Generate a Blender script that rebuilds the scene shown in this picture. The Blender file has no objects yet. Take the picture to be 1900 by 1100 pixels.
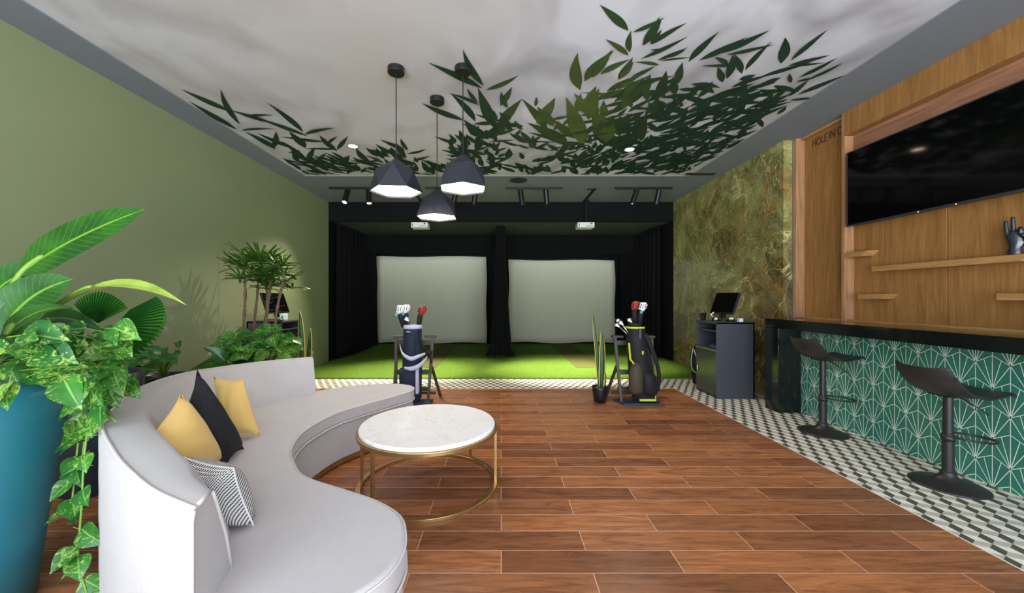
import bpy, bmesh, math, random
from mathutils import Vector, Matrix
PI = math.pi
random.seed(7)
S = bpy.context.scene
C = S.collection

# ------------------------------------------------------------------ camera
F, H, U0, V0 = 705.0, 1.3, 930.0, 553.0
cam_d = bpy.data.cameras.new('camera'); cam = bpy.data.objects.new('camera', cam_d); C.objects.link(cam)
cam.location = (0, 0, H); cam.rotation_euler = (PI/2, 0, 0)
cam_d.sensor_width = 36; cam_d.lens = F/1900*36
cam_d.shift_x = 20/1900; cam_d.shift_y = 3/1900; cam_d.clip_start = .05
S.camera = cam
# ------------------------------------------------------------------ exposure
S.view_settings.view_transform = 'Standard'; S.view_settings.look = 'None'
S.view_settings.gamma = 1; S.view_settings.use_curve_mapping = False
S.view_settings.exposure = 1.0
# ------------------------------------------------------------------ world: daylight outside the open shopfront behind the camera
W = bpy.data.worlds.new('world'); S.world = W; W.use_nodes = True
bg = W.node_tree.nodes['Background']; bg.inputs[1].default_value = 1.0
_tc = W.node_tree.nodes.new('ShaderNodeTexCoord'); _sp = W.node_tree.nodes.new('ShaderNodeSeparateXYZ'); _cr = W.node_tree.nodes.new('ShaderNodeValToRGB'); _ma = W.node_tree.nodes.new('ShaderNodeMath')
W.node_tree.links.new(_tc.outputs['Generated'], _sp.inputs[0]); _ma.operation = 'MULTIPLY_ADD'; _ma.inputs[1].default_value = .5; _ma.inputs[2].default_value = .5
W.node_tree.links.new(_sp.outputs[2], _ma.inputs[0]); W.node_tree.links.new(_ma.outputs[0], _cr.inputs[0]); W.node_tree.links.new(_cr.outputs[0], bg.inputs[0])
_e = _cr.color_ramp.elements; _e[0].position = .44; _e[0].color = (6.3, 6.8, 7.5, 1); _e[1].position = .52; _e[1].color = (2.7, 3.1, 3.6, 1)   # extra glow below the horizon, added to brighten the ceiling; sky above
pl = bpy.data.lights.new('daylight_opening', 'AREA'); pl.shape = 'RECTANGLE'; pl.size = 7; pl.size_y = 3.2
pl.cycles.is_portal = True
po = bpy.data.objects.new('daylight_opening', pl); C.objects.link(po); po.location = (0, -2.45, 1.65); po.rotation_euler = (PI/2, 0, 0)

def area(name, loc, rot, sx, sy, e, col=(1, 1, 1)):
    l = bpy.data.lights.new(name, 'AREA'); l.shape = 'RECTANGLE'; l.size = sx; l.size_y = sy; l.energy = e; l.color = col
    o = bpy.data.objects.new(name, l); C.objects.link(o); o.location = loc; o.rotation_euler = rot; return o

def P(u, v, d):                     # a pixel seen at distance d -> point
    return Vector(((u-U0)/F*d, d, H-(v-V0)/F*d))
def PZ(u, v, z):                    # a pixel lying on the level z
    d = (H-z)*F/(v-V0); return Vector(((u-U0)/F*d, d, z))

# ------------------------------------------------------------------ materials
def lin(c):
    return tuple((x/255/12.92 if x/255 <= .04045 else ((x/255+.055)/1.055)**2.4) for x in c) + (1,)
class N:
    def __init__(s, name):
        s.m = bpy.data.materials.new(name); s.m.use_nodes = True; s.t = s.m.node_tree; s.n = s.t.nodes; s.l = s.t.links
        s.b = s.n['Principled BSDF']
        s.tc = s.n.new('ShaderNodeTexCoord')
    def new(s, k, **kw):
        x = s.n.new(k)
        for a, b in kw.items(): setattr(x, a, b)
        return x
    def link(s, a, b): s.l.new(a, b)
    def mapping(s, scale=(1, 1, 1), loc=(0, 0, 0), rot=(0, 0, 0), src='Object'):
        x = s.n.new('ShaderNodeMapping'); x.inputs['Scale'].default_value = scale; x.inputs['Location'].default_value = loc
        x.inputs['Rotation'].default_value = rot
        s.link(s.tc.outputs[src], x.inputs[0]); return x.outputs[0]
    def noise(s, vec, scale, detail=4, rough=.55, dist=0):
        x = s.n.new('ShaderNodeTexNoise'); x.inputs['Scale'].default_value = scale; x.inputs['Detail'].default_value = detail
        x.inputs['Roughness'].default_value = rough; x.inputs['Distortion'].default_value = dist
        if vec is not None: s.link(vec, x.inputs['Vector'])
        return x.outputs['Fac']
    def ramp(s, fac, stops, interp='LINEAR'):
        x = s.n.new('ShaderNodeValToRGB'); cr = x.color_ramp; cr.interpolation = interp
        while len(cr.elements) < len(stops): cr.elements.new(.5)
        for e, (p, c) in zip(cr.elements, stops): e.position = p; e.color = lin(c)
        s.link(fac, x.inputs[0]); return x.outputs[0]
    def mix(s, fac, a, b, mode='MIX'):
        x = s.n.new('ShaderNodeMix'); x.data_type = 'RGBA'; x.blend_type = mode
        for sock, v in ((x.inputs[0], fac), (x.inputs[6], a), (x.inputs[7], b)):
            if hasattr(v, 'links'): s.link(v, sock)
            else: sock.default_value = v
        return x.outputs[2]
    def math(s, op, a, b=0.0, c=0.0):
        x = s.n.new('ShaderNodeMath'); x.operation = op
        for i, v in enumerate((a, b, c)):
            if hasattr(v, 'links'): s.link(v, x.inputs[i])
            else: x.inputs[i].default_value = v
        return x.outputs[0]
    def bump(s, h, strength=.3, dist=.01):
        x = s.n.new('ShaderNodeBump'); x.inputs['Strength'].default_value = strength; x.inputs['Distance'].default_value = dist
        s.link(h, x.inputs['Height']); s.link(x.outputs[0], s.b.inputs['Normal'])
    def col(s, c):
        if hasattr(c, 'links'): s.link(c, s.b.inputs['Base Color'])
        else: s.b.inputs['Base Color'].default_value = c
    def set(s, rough=.5, metal=0, spec=.5, **kw):
        s.b.inputs['Roughness'].default_value = rough; s.b.inputs['Metallic'].default_value = metal
        s.b.inputs['Specular IOR Level'].default_value = spec
        for k, v in kw.items(): s.b.inputs[k].default_value = v
        return s.m
def M(name, c, rough=.5, metal=0, spec=.5, var=.12, sc=14, bump=0, bsc=200):
    n = N(name); v = n.mapping()
    a = lin(c); lo = tuple(x*(1-var) for x in a[:3])+(1,); hi = tuple(min(1, x*(1+var)) for x in a[:3])+(1,)
    n.col(n.mix(n.noise(v, sc), lo, hi))
    if bump: n.bump(n.noise(v, bsc, 3), bump, .004)
    return n.set(rough, metal, spec)
def emit(name, c, e):
    n = N(name); n.col((0.8, .8, .8, 1)); n.b.inputs['Emission Color'].default_value = lin(c); n.b.inputs['Emission Strength'].default_value = e
    return n.set(.5)

def wood(name, dark, mid, light, axis=2, sc=1.0, rough=.45):
    n = N(name); s = [9*sc]*3; s[axis] = .7*sc
    v = n.mapping(scale=s); f = n.noise(v, 2.2, 7, .62, 1.2)
    s2 = [60*sc]*3; s2[axis] = 2.0*sc
    g = n.noise(n.mapping(scale=s2), 2, 4, .6)
    c = n.ramp(f, [(.3, dark), (.5, mid), (.72, light)])
    n.col(n.mix(.22, c, n.ramp(g, [(.35, dark), (.65, light)])))
    n.bump(g, .12, .003)
    return n.set(rough, 0, .35)
def floor_wood():
    n = N('wood_planks'); v = n.mapping(loc=(0, -.0085, 0))
    b = n.new('ShaderNodeTexBrick', offset=.5, offset_frequency=2)
    b.inputs['Color1'].default_value = (0, 0, 0, 1); b.inputs['Color2'].default_value = (1, 1, 1, 1); b.inputs['Mortar'].default_value = (.5, .5, .5, 1)
    for k, x in (('Scale', 1), ('Mortar Size', .0022), ('Mortar Smooth', .15), ('Bias', 0), ('Brick Width', .87), ('Row Height', .1625)): b.inputs[k].default_value = x
    n.link(v, b.inputs['Vector'])
    off = n.new('ShaderNodeVectorMath', operation='MULTIPLY'); n.link(b.outputs['Color'], off.inputs[0]); off.inputs[1].default_value = (9, 7, 5)
    ad = n.new('ShaderNodeVectorMath', operation='ADD'); n.link(v, ad.inputs[0]); n.link(off.outputs[0], ad.inputs[1])
    mp = n.new('ShaderNodeMapping'); mp.inputs['Scale'].default_value = (1.3, 11, 1); n.link(ad.outputs[0], mp.inputs[0])
    g = n.noise(mp.outputs[0], 1.6, 8, .62, 1.6)
    mp2 = n.new('ShaderNodeMapping'); mp2.inputs['Scale'].default_value = (5, 90, 1); n.link(ad.outputs[0], mp2.inputs[0])
    g2 = n.noise(mp2.outputs[0], 1.5, 4, .6, .4)
    c = n.ramp(g, [(.28, (108, 76, 60)), (.42, (150, 102, 72)), (.56, (180, 122, 84)), (.75, (204, 150, 106))])
    c = n.mix(.35, c, n.ramp(g2, [(.3, (104, 68, 50)), (.7, (200, 132, 84))]))
    pale = n.ramp(b.outputs['Color'], [(0, (190, 178, 170)), (.35, (218, 208, 200)), (.7, (245, 232, 216)), (1, (255, 244, 224))])
    c = n.mix(1.0, c, pale, 'MULTIPLY')
    c = n.mix(b.outputs['Fac'], c, lin((216, 168, 140)))
    n.col(c)
    n.link(n.ramp(g, [(.3, (130, 130, 130)), (.7, (165, 165, 165))]), n.b.inputs['Roughness'])
    n.bump(n.math('SUBTRACT', n.math('MULTIPLY', g2, .15), b.outputs['Fac']), .25, .002)
    return n.set(.36, 0, .4)
def marble_wall():
    n = N('rainforest_marble'); v = n.mapping(scale=(1, 1, 1))
    w = n.new('ShaderNodeTexNoise'); w.inputs['Scale'].default_value = 1.3; w.inputs['Detail'].default_value = 6; n.link(v, w.inputs['Vector'])
    ad = n.new('ShaderNodeVectorMath', operation='MULTIPLY_ADD'); n.link(w.outputs['Color'], ad.inputs[0]); ad.inputs[1].default_value = (1.3, 1.3, 1.3); n.link(v, ad.inputs[2])
    a = n.noise(ad.outputs[0], 1.3, 9, .7, 1.0)
    c = n.ramp(a, [(.30, (62, 52, 30)), (.40, (104, 96, 54)), (.50, (134, 132, 80)), (.60, (156, 154, 98)), (.75, (196, 184, 122))])
    br = n.ramp(a, [(.33, (44, 34, 24)), (.47, (88, 66, 42)), (.58, (130, 104, 66)), (.72, (170, 144, 98))])
    sep = n.new('ShaderNodeSeparateXYZ'); n.link(n.mapping(), sep.inputs[0])
    big = n.math('ADD', n.noise(n.mapping(loc=(0, -.3, .35)), .8, 3, .5, .3), n.math('MULTIPLY', sep.outputs[2], -.09))
    c = n.mix(n.ramp(big, [(.32, (0, 0, 0)), (.50, (235, 235, 235))]), c, br)
    fine = n.noise(ad.outputs[0], 10, 9, .8, 2.6)
    c = n.mix(n.ramp(fine, [(.40, (215, 215, 215)), (.47, (0, 0, 0))]), c, lin((46, 38, 22)))
    c = n.mix(n.ramp(fine, [(.56, (0, 0, 0)), (.64, (190, 190, 190))]), c, lin((204, 192, 132)))
    vn = n.noise(ad.outputs[0], .9, 4, .5, .8)
    ab = n.math('ABSOLUTE', n.math('SUBTRACT', vn, .5))
    c = n.mix(n.ramp(ab, [(0, (230, 230, 230)), (.012, (0, 0, 0))]), c, lin((160, 118, 62)))
    vn2 = n.noise(n.mapping(loc=(4, 2, 1)), 1.1, 5, .55, 1.4); ab2 = n.math('ABSOLUTE', n.math('SUBTRACT', vn2, .52))
    c = n.mix(n.ramp(ab2, [(0, (220, 220, 220)), (.008, (0, 0, 0))]), c, lin((222, 206, 140)))
    n.col(c); return n.set(.16, 0, .5)
def stone_white():
    n = N('white_marble'); v = n.mapping()
    w = n.noise(v, 3, 5, .6, 2.5)
    c = n.ramp(w, [(.3, (246, 243, 240)), (.49, (246, 242, 238)), (.505, (206, 196, 188)), (.52, (246, 242, 238)), (.8, (250, 248, 245))])
    n.col(n.mix(n.noise(v, 2, 3), c, lin((248, 245, 243)))); return n.set(.12, 0, .5)
def fabric(name, c, var=.12, sc=400, stretch=None, rough=.9, bump=.35):
    n = N(name); v = n.mapping(scale=stretch or (1, 1, 1))
    a = lin(c); f = n.noise(v, sc, 2, .7); g = n.noise(n.mapping(), 5, 3)
    lo = tuple(x*(1-var) for x in a[:3])+(1,); hi = tuple(min(1, x*(1+var)) for x in a[:3])+(1,)
    n.col(n.mix(n.math('ADD', n.math('MULTIPLY', f, .7), n.math('MULTIPLY', g, .3)), lo, hi)); n.bump(f, bump, .003)
    n.b.inputs['Sheen Weight'].default_value = .2 if sum(c) > 250 else .02
    return n.set(rough, 0, .2)
def leafmat(name, deep, mid, vein, var_scale=30, variegate=None, veins=26, rough=.35, trans=.25, ribw=.045):
    n = N(name); g = n.noise(n.mapping(), var_scale*.25, 3)
    c = n.mix(n.ramp(g, [(.35, (0, 0, 0)), (.65, (255, 255, 255))]), lin(deep), lin(mid))
    sep = n.new('ShaderNodeSeparateXYZ'); n.link(n.tc.outputs['UV'], sep.inputs[0])
    du = n.math('ABSOLUTE', n.math('SUBTRACT', sep.outputs[0], .5))
    if variegate:
        f = n.noise(n.mapping(scale=(1, 1, 1)), var_scale, 5, .75, 2.2); f = n.math('ADD', f, n.math('MULTIPLY', n.noise(n.mapping(), 5, 2), .35))
        c = n.mix(n.ramp(f, [(.70, (0, 0, 0)), (.78, (235, 235, 235))]), c, lin(variegate))
    if veins:
        ph = n.math('ADD', n.math('MULTIPLY', sep.outputs[1], veins), n.math('MULTIPLY', du, -5.0))
        fr = n.math('ABSOLUTE', n.math('SUBTRACT', n.math('FRACT', ph), .5))
        c = n.mix(n.math('MULTIPLY', n.math('LESS_THAN', fr, .045), .3), c, lin(vein))
    c = n.mix(n.math('LESS_THAN', du, ribw), c, lin(vein))
    n.col(c); n.b.inputs['Coat Weight'].default_value = .15
    m = n.set(rough, 0, .45)
    if trans:
        tr = n.new('ShaderNodeBsdfTranslucent'); ms = n.new('ShaderNodeMixShader'); ms.inputs[0].default_value = trans
        out = n.n['Material Output']; n.link(c, tr.inputs[0]); n.link(n.b.outputs[0], ms.inputs[1]); n.link(tr.outputs[0], ms.inputs[2]); n.link(ms.outputs[0], out.inputs[0])
    return m
def vcol_mat(name, rough=.8):
    n = N(name); a = n.new('ShaderNodeVertexColor', layer_name='Col'); f = n.noise(n.mapping(), 2.5, 3)
    n.col(n.mix(1, a.outputs[0], n.ramp(f, [(.3, (222, 222, 222)), (.7, (255, 255, 255))]), 'MULTIPLY')); return n.set(rough, 0, .2)
def ceil_mat():
    n = N('ceiling_print'); v = n.mapping(scale=(1, .75, 1), rot=(0, 0, .5))
    f = n.noise(v, 1.7, 2, .45, .8)
    c = n.ramp(f, [(.34, (158, 158, 162)), (.47, (182, 183, 188)), (.6, (202, 204, 210))])
    c = n.mix(n.ramp(n.noise(n.mapping(loc=(3, 1, 0)), .35, 1), [(.4, (0, 0, 0)), (.7, (255, 255, 255))]), c, lin((182, 177, 170)))
    n.col(c); return n.set(.7, 0, .2)
def houndstooth():
    n = N('woven_black_white'); sep = n.new('ShaderNodeSeparateXYZ'); n.link(n.tc.outputs['UV'], sep.inputs[0])
    a = n.math('ADD', n.math('MULTIPLY', sep.outputs[0], 26), n.math('MULTIPLY', n.noise(n.mapping(), 9, 2), 1.3))
    b = n.math('MULTIPLY', sep.outputs[1], 44)
    row = n.math('FLOOR', b)
    fr = n.math('FRACT', n.math('ADD', a, n.math('MULTIPLY', b, .42)))
    k = n.math('MULTIPLY', n.math('LESS_THAN', fr, .52), n.math('GREATER_THAN', n.math('FRACT', b), .22))
    n.col(n.mix(k, lin((226, 222, 216)), lin((26, 26, 34)))); n.bump(n.math('FRACT', b), .4, .004); return n.set(.9, 0, .1)
def grass_mat(name, lo, hi):
    n = N(name); f = n.ramp(n.noise(n.mapping(), 55, 5, .8), [(.36, (0, 0, 0)), (.62, (255, 255, 255))]); g = n.noise(n.mapping(), 1.5, 3)
    c = n.mix(f, lin(lo), lin(hi)); n.col(n.mix(n.math('MULTIPLY', g, .35), c, lin(lo))); n.bump(f, .9, .01); return n.set(.95, 0, .1)

mt = dict(
    planks=floor_wood(), marble=marble_wall(), white_stone=stone_white(), ceil=ceil_mat(),
    green_wall=M('sage_green_paint', (127, 136, 97), .75, var=.04, sc=2, bump=.05, bsc=300),
    grey_paint=M('slate_grey_paint', (118, 124, 130), .7, var=.04, sc=3), groove=M('groove', (72, 80, 56), .9),
    black_paint=M('matt_black_paint', (12, 12, 12), .85, spec=.2), bay_ceil=M('dark_bay_ceiling', (62, 70, 60), .8, var=.1, sc=2),
    curtain=fabric('black_curtain', (13, 13, 13), .3, 60, bump=.1), screen=M('screen_cloth', (212, 208, 180), .85, var=.03, sc=1.2, spec=.1),
    tile_w=M('tile_white', (240, 232, 214), .45, var=.08, sc=25), tile_g=M('tile_grey', (190, 184, 168), .45, var=.12, sc=25), tile_d=M('tile_dark', (84, 79, 70), .45, var=.2, sc=25),
    green_tile=M('green_cement_tile', (54, 120, 102), .3, var=.15, sc=5), tile_line=M('tile_line', (226, 240, 222), .5, var=.05),
    black_stone=M('black_granite', (20, 24, 22), .1, var=.5, sc=40), oak=wood('oak_panel', (124, 86, 44), (150, 106, 58), (172, 126, 74)),
    oak_y=wood('oak_board', (140, 102, 68), (166, 124, 86), (188, 146, 106), 2), oak_s=wood('oak_shelf', (142, 102, 58), (170, 126, 76), (192, 148, 96), 1),
    cove=wood('cove_board', (120, 80, 58), (150, 106, 80), (176, 130, 100), 1, .5), engraved=M('engraved', (70, 42, 18), .8),
    tv=M('tv_glass', (5, 5, 6), .07, var=0, spec=.5), tv_frame=M('tv_bezel', (70, 74, 82), .3, .6), led=emit('standby_led', (255, 240, 225), 3),
    black_metal=M('black_powder_metal', (24, 24, 26), .42, .3, var=.15, sc=60), black_plastic=M('black_plastic', (20, 20, 20), .35), stool=M('stool_black', (38, 35, 34), .42, 0, .5, var=.08),
    sofa=fabric('sofa_linen', (184, 178, 176), .24, 240, (1, 1, .35)), seam=fabric('sofa_piping', (200, 192, 186), .1, 300), gold=M('brushed_gold', (186, 152, 100), .32, .85, var=.1, sc=50),
    dark_gap=M('dark_gap', (50, 46, 42), .9),
    mustard=fabric('mustard_fabric', (226, 186, 110), .08, 260), velvet=fabric('charcoal_velvet', (36, 35, 38), .35, 35, bump=.2), hound=houndstooth(),
    teal_pot=M('teal_ceramic', (36, 112, 126), .38, 0, .5, var=.08, sc=2), navy_pot=M('navy_ceramic', (34, 44, 56), .3, var=.15), black_pot=M('black_ceramic', (24, 24, 25), .3), soil=M('soil', (58, 42, 30), 1, var=.6, sc=90, bump=1, bsc=60),
    pebble=M('pebbles', (170, 150, 130), .9, var=.6, sc=80, bump=1, bsc=60),
    big_leaf=leafmat('broad_leaf', (28, 76, 24), (46, 102, 30), (112, 158, 48), veins=17, rough=.22, ribw=.028), pale_leaf=leafmat('pale_leaf', (118, 150, 44), (168, 190, 84), (206, 216, 120), veins=9),
    pothos=leafmat('pothos_leaf', (24, 86, 34), (58, 128, 40), (120, 172, 70), 26, (166, 196, 92), veins=0, ribw=.03),
    monstera=leafmat('dark_leaf', (30, 72, 28), (46, 100, 34), (90, 134, 60), veins=7), palm=leafmat('palm_leaf', (30, 66, 22), (66, 104, 36), (74, 112, 44), veins=0, ribw=.02),
    fan=leafmat('fan_palm_leaf', (66, 146, 52), (104, 180, 74), (40, 100, 36), veins=0, ribw=.06),
    snake=leafmat('snake_leaf', (44, 84, 44), (74, 112, 62), (60, 96, 56), 25, None, veins=0, ribw=0), snake_edge=M('snake_edge', (200, 190, 96), .5),
    stem=M('green_stem', (112, 150, 48), .5), bark=M('palm_bark', (104, 82, 62), .9, var=.4, sc=60, bump=.6, bsc=50),
    cabinet=M('charcoal_laminate', (62, 64, 70), .45, var=.05), cab_door=M('charcoal_gloss_door', (64, 66, 58), .18, var=.05), cab_in=M('cabinet_inside', (38, 36, 40), .6), cab_edge=M('door_edge', (150, 150, 92), .4),
    glass_black=M('monitor_glass', (6, 6, 7), .15, var=0), bezel_blue=M('monitor_edge', (28, 36, 58), .4),
    navy=fabric('navy_nylon', (38, 44, 62), .15, 200, rough=.7, bump=.1), strapg=fabric('pale_grey_strap', (184, 192, 208), .06, 200), black_nylon=fabric('black_nylon', (34, 30, 32), .25, 200, rough=.6, bump=.1),
    brown_mesh=M('brown_pocket', (66, 56, 42), .7, var=.4, sc=60), lime=M('lime_trim', (186, 206, 40), .5), slate=M('slate_base', (40, 58, 76), .5), stand=M('dark_stained_wood', (58, 52, 42), .5, var=.3, sc=30),
    white_head=M('white_cover', (226, 224, 222), .4), red_head=M('red_cover', (150, 40, 32), .5, var=.5, sc=40), teal_bit=M('teal_patch', (30, 170, 170), .5), chrome=M('club_chrome', (190, 186, 182), .25, .9),
    proj=M('projector_white', (222, 224, 218), .4, var=.03), proj_dark=M('projector_ports', (30, 32, 34), .5), shade=M('lamp_shade_slate', (34, 35, 42), .5, 0, .4, var=.05), shade_in=M('shade_inner', (236, 230, 220), .7),
    diffuser=emit('lamp_diffuser', (255, 243, 230), 7), bulb=emit('spot_bulb', (255, 236, 214), 40), bulb_dim=emit('spot_rim', (255, 246, 232), 3), down=emit('downlight_lens', (255, 214, 196), 6),
    turf=grass_mat('turf', (52, 84, 22), (132, 166, 62)), mat_turf=grass_mat('mat_turf', (76, 80, 38), (120, 122, 68)), mural=vcol_mat('mural_print'),
    paper=M('paper_white', (220, 222, 220), .6), blue_box=M('blue_device', (44, 56, 110), .4, var=.5, sc=60), hand=M('black_glaze', (34, 38, 46), .2, 0, .6, var=.2, sc=25), slot=M('ceiling_slot', (40, 40, 34), .8),
)

# ------------------------------------------------------------------ mesh builder
class MB:
    def __init__(s): s.v = []; s.f = []; s.mi = []; s.uv = []; s.vc = []
    def add(s, vs, fs, mi=0, uvs=None, vc=None):
        o = len(s.v); s.v += [Vector(p) for p in vs]
        for i, f in enumerate(fs):
            s.f.append([o+k for k in f]); s.mi.append(mi)
            s.uv.append([uvs[k] for k in f] if uvs else None); s.vc.append(vc)
        return s
    def box(s, a, b, mi=0):
        x0, x1 = sorted((a[0], b[0])); y0, y1 = sorted((a[1], b[1])); z0, z1 = sorted((a[2], b[2]))
        vs = [(x0,y0,z0),(x1,y0,z0),(x1,y1,z0),(x0,y1,z0),(x0,y0,z1),(x1,y0,z1),(x1,y1,z1),(x0,y1,z1)]
        return s.add(vs, [(0,3,2,1),(4,5,6,7),(0,1,5,4),(1,2,6,5),(2,3,7,6),(3,0,4,7)], mi)
    def bar(s, p, q, w, t, up=(0, 0, 1), mi=0):
        p, q = Vector(p), Vector(q); d = (q-p).normalized(); up = Vector(up)
        if abs(d.dot(up)) > .98: up = Vector((1, 0, 0))
        sd = d.cross(up).normalized(); u = sd.cross(d)
        vs = []
        for c in (p, q):
            for a, b in ((-1,-1),(1,-1),(1,1),(-1,1)): vs.append(c+sd*a*w/2+u*b*t/2)
        return s.add(vs, [(3,2,1,0),(4,5,6,7),(0,1,5,4),(1,2,6,5),(2,3,7,6),(3,0,4,7)], mi)
    def tube(s, pts, r, n=8, mi=0, closed=False, caps=True, flat=1.0):
        pts = [Vector(p) for p in pts]; k = len(pts); rs = r if isinstance(r, (list, tuple)) else [r]*k
        vs = []; ref = None
        for i, p in enumerate(pts):
            a = pts[(i-1) % k] if (closed or i > 0) else p; b = pts[(i+1) % k] if (closed or i < k-1) else p
            t = (b-a).normalized()
            if ref is None: ref = Vector((0, 0, 1)) if abs(t.z) < .9 else Vector((1, 0, 0))
            x = (ref-t*ref.dot(t)).normalized(); ref = x; y = t.cross(x)
            for j in range(n):
                an = 2*PI*j/n; vs.append(p+(x*math.cos(an)*flat+y*math.sin(an))*rs[i])
        fs = []
        for i in range(k if closed else k-1):
            for j in range(n):
                a, b = i*n+j, i*n+(j+1) % n; c, d = ((i+1) % k)*n+(j+1) % n, ((i+1) % k)*n+j
                fs.append((a, b, c, d))
        if caps and not closed: fs += [tuple(range(n-1, -1, -1)), tuple((k-1)*n+j for j in range(n))]
        return s.add(vs, fs, mi)
    def lathe(s, prof, c=(0, 0, 0), n=32, mi=0, capb=True, capt=True, ax=None, sy=1.0):
        c = Vector(c); vs = []
        R = Vector((0, 0, 1)).rotation_difference(Vector(ax).normalized()).to_matrix() if ax is not None else Matrix.Identity(3)
        for r, z in prof:
            for j in range(n): vs.append(c+R @ Vector((r*math.cos(2*PI*j/n), r*sy*math.sin(2*PI*j/n), z)))
        k = len(prof); fs = [(i*n+j, i*n+(j+1) % n, (i+1)*n+(j+1) % n, (i+1)*n+j) for i in range(k-1) for j in range(n)]
        if capb: fs.append(tuple(range(n-1, -1, -1)))
        if capt: fs.append(tuple((k-1)*n+j for j in range(n)))
        return s.add(vs, fs, mi)
    def prism(s, poly, z0, z1, mi=0):
        n = len(poly); vs = [(x, y, z0) for x, y in poly]+[(x, y, z1) for x, y in poly]
        return s.add(vs, [tuple(range(n-1, -1, -1)), tuple(range(n, 2*n))]+[(i, (i+1) % n, n+(i+1) % n, n+i) for i in range(n)], mi)
    def grid(s, rows, mi=0, uv=False):
        k, n = len(rows), len(rows[0]); vs = [p for r in rows for p in r]
        uvs = [(j/(n-1), i/(k-1)) for i in range(k) for j in range(n)] if uv else None
        return s.add(vs, [(i*n+j, i*n+j+1, (i+1)*n+j+1, (i+1)*n+j) for i in range(k-1) for j in range(n-1)], mi, uvs)
    def ball(s, c, r, n=10, mi=0):
        c = Vector(c); r = Vector(r if isinstance(r, (list, tuple, Vector)) else (r, r, r)); vs = [c+Vector((0, 0, -r.z))]
        for i in range(1, n):
            th = PI*i/n-PI/2
            for j in range(n*2): vs.append(c+Vector((r.x*math.cos(th)*math.cos(PI*j/n), r.y*math.cos(th)*math.sin(PI*j/n), r.z*math.sin(th))))
        vs.append(c+Vector((0, 0, r.z))); m = n*2; fs = []
        for j in range(m): fs.append((0, 1+(j+1) % m, 1+j)); fs.append((len(vs)-1, 1+(n-2)*m+j, 1+(n-2)*m+(j+1) % m))
        for i in range(n-2):
            for j in range(m): fs.append((1+i*m+j, 1+i*m+(j+1) % m, 1+(i+1)*m+(j+1) % m, 1+(i+1)*m+j))
        return s.add(vs, fs, mi)
    def build(s, name, mats, parent=None, smooth=False, bevel=0, seg=2, world=True, sub=0, angle=35):
        mats = mats if isinstance(mats, list) else [mats]
        off = root_loc(parent) if (parent is not None and world) else Vector((0, 0, 0))
        me = bpy.data.meshes.new(name); me.from_pydata([tuple(p-off) for p in s.v], [], s.f); me.update()
        for m in mats: me.materials.append(mt[m] if isinstance(m, str) else m)
        for p, i in zip(me.polygons, s.mi): p.material_index = i; p.use_smooth = smooth
        if any(u for u in s.uv):
            ul = me.uv_layers.new(name='UVMap'); k = 0
            for u, f in zip(s.uv, s.f):
                for q in range(len(f)): ul.data[k].uv = u[q] if u else (0, 0); k += 1
        if any(c for c in s.vc):
            cl = me.color_attributes.new('Col', 'FLOAT_COLOR', 'CORNER'); k = 0
            for c, f in zip(s.vc, s.f):
                for q in range(len(f)): cl.data[k].color = c or (1, 1, 1, 1); k += 1
        o = bpy.data.objects.new(name, me); C.objects.link(o)
        if parent is not None: o.parent = parent
        if bevel:
            b = o.modifiers.new('bevel', 'BEVEL'); b.width = bevel; b.segments = seg; b.limit_method = 'ANGLE'; b.angle_limit = math.radians(angle)
            if smooth:
                b.harden_normals = True
        if sub:
            q = o.modifiers.new('sub', 'SUBSURF'); q.levels = sub; q.render_levels = sub
        return o
def root_loc(o):
    v = Vector((0, 0, 0))
    while o is not None: v = v+o.location; o = o.parent
    return v
def tag(o, label=None, cat=None, group=None, kind=None):
    if label: o['label'] = label
    if cat: o['category'] = cat
    if group: o['group'] = group
    if kind: o['kind'] = kind
    return o
def thing(name, label, cat, loc=(0, 0, 0), group=None):
    o = bpy.data.objects.new(name, None); C.objects.link(o); o.location = loc; o.empty_display_size = .1
    return tag(o, label, cat, group)
def struct(name, mb, m, smooth=False, label=None, cat=None): return tag(mb.build(name, m, smooth=smooth), label, cat, kind='structure')
def catmull(pts, k=6, closed=False):
    out = []; n = len(pts); pts = [Vector(p) for p in pts]
    for i in range(n if closed else n-1):
        p0 = pts[(i-1) % n] if closed or i > 0 else pts[i]; p1 = pts[i]; p2 = pts[(i+1) % n]
        p3 = pts[(i+2) % n] if closed or i < n-2 else pts[i+1]
        for j in range(k):
            t = j/k; out.append(.5*((2*p1)+(p2-p0)*t+(2*p0-5*p1+4*p2-p3)*t*t+(3*p1-p0-3*p2+p3)*t**3))
    if not closed: out.append(pts[-1])
    return out
def copy_tree(o, parent=None):
    c = o.copy(); C.objects.link(c); c.parent = parent
    for ch in list(o.children): copy_tree(ch, c)
    return c
def spot(parent, loc, aim, e, ang, col=(1, .9, .76), blend=.6, r=.03):
    l = bpy.data.lights.new('spot_beam', 'SPOT'); l.energy = e; l.spot_size = math.radians(ang); l.spot_blend = blend; l.color = col; l.shadow_soft_size = r
    o = bpy.data.objects.new('spot_beam', l); C.objects.link(o); o.parent = parent
    o.location = Vector(loc)-root_loc(parent); o.rotation_euler = (Vector(aim)-Vector(loc)).to_track_quat('-Z', 'Y').to_euler(); return o

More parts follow.
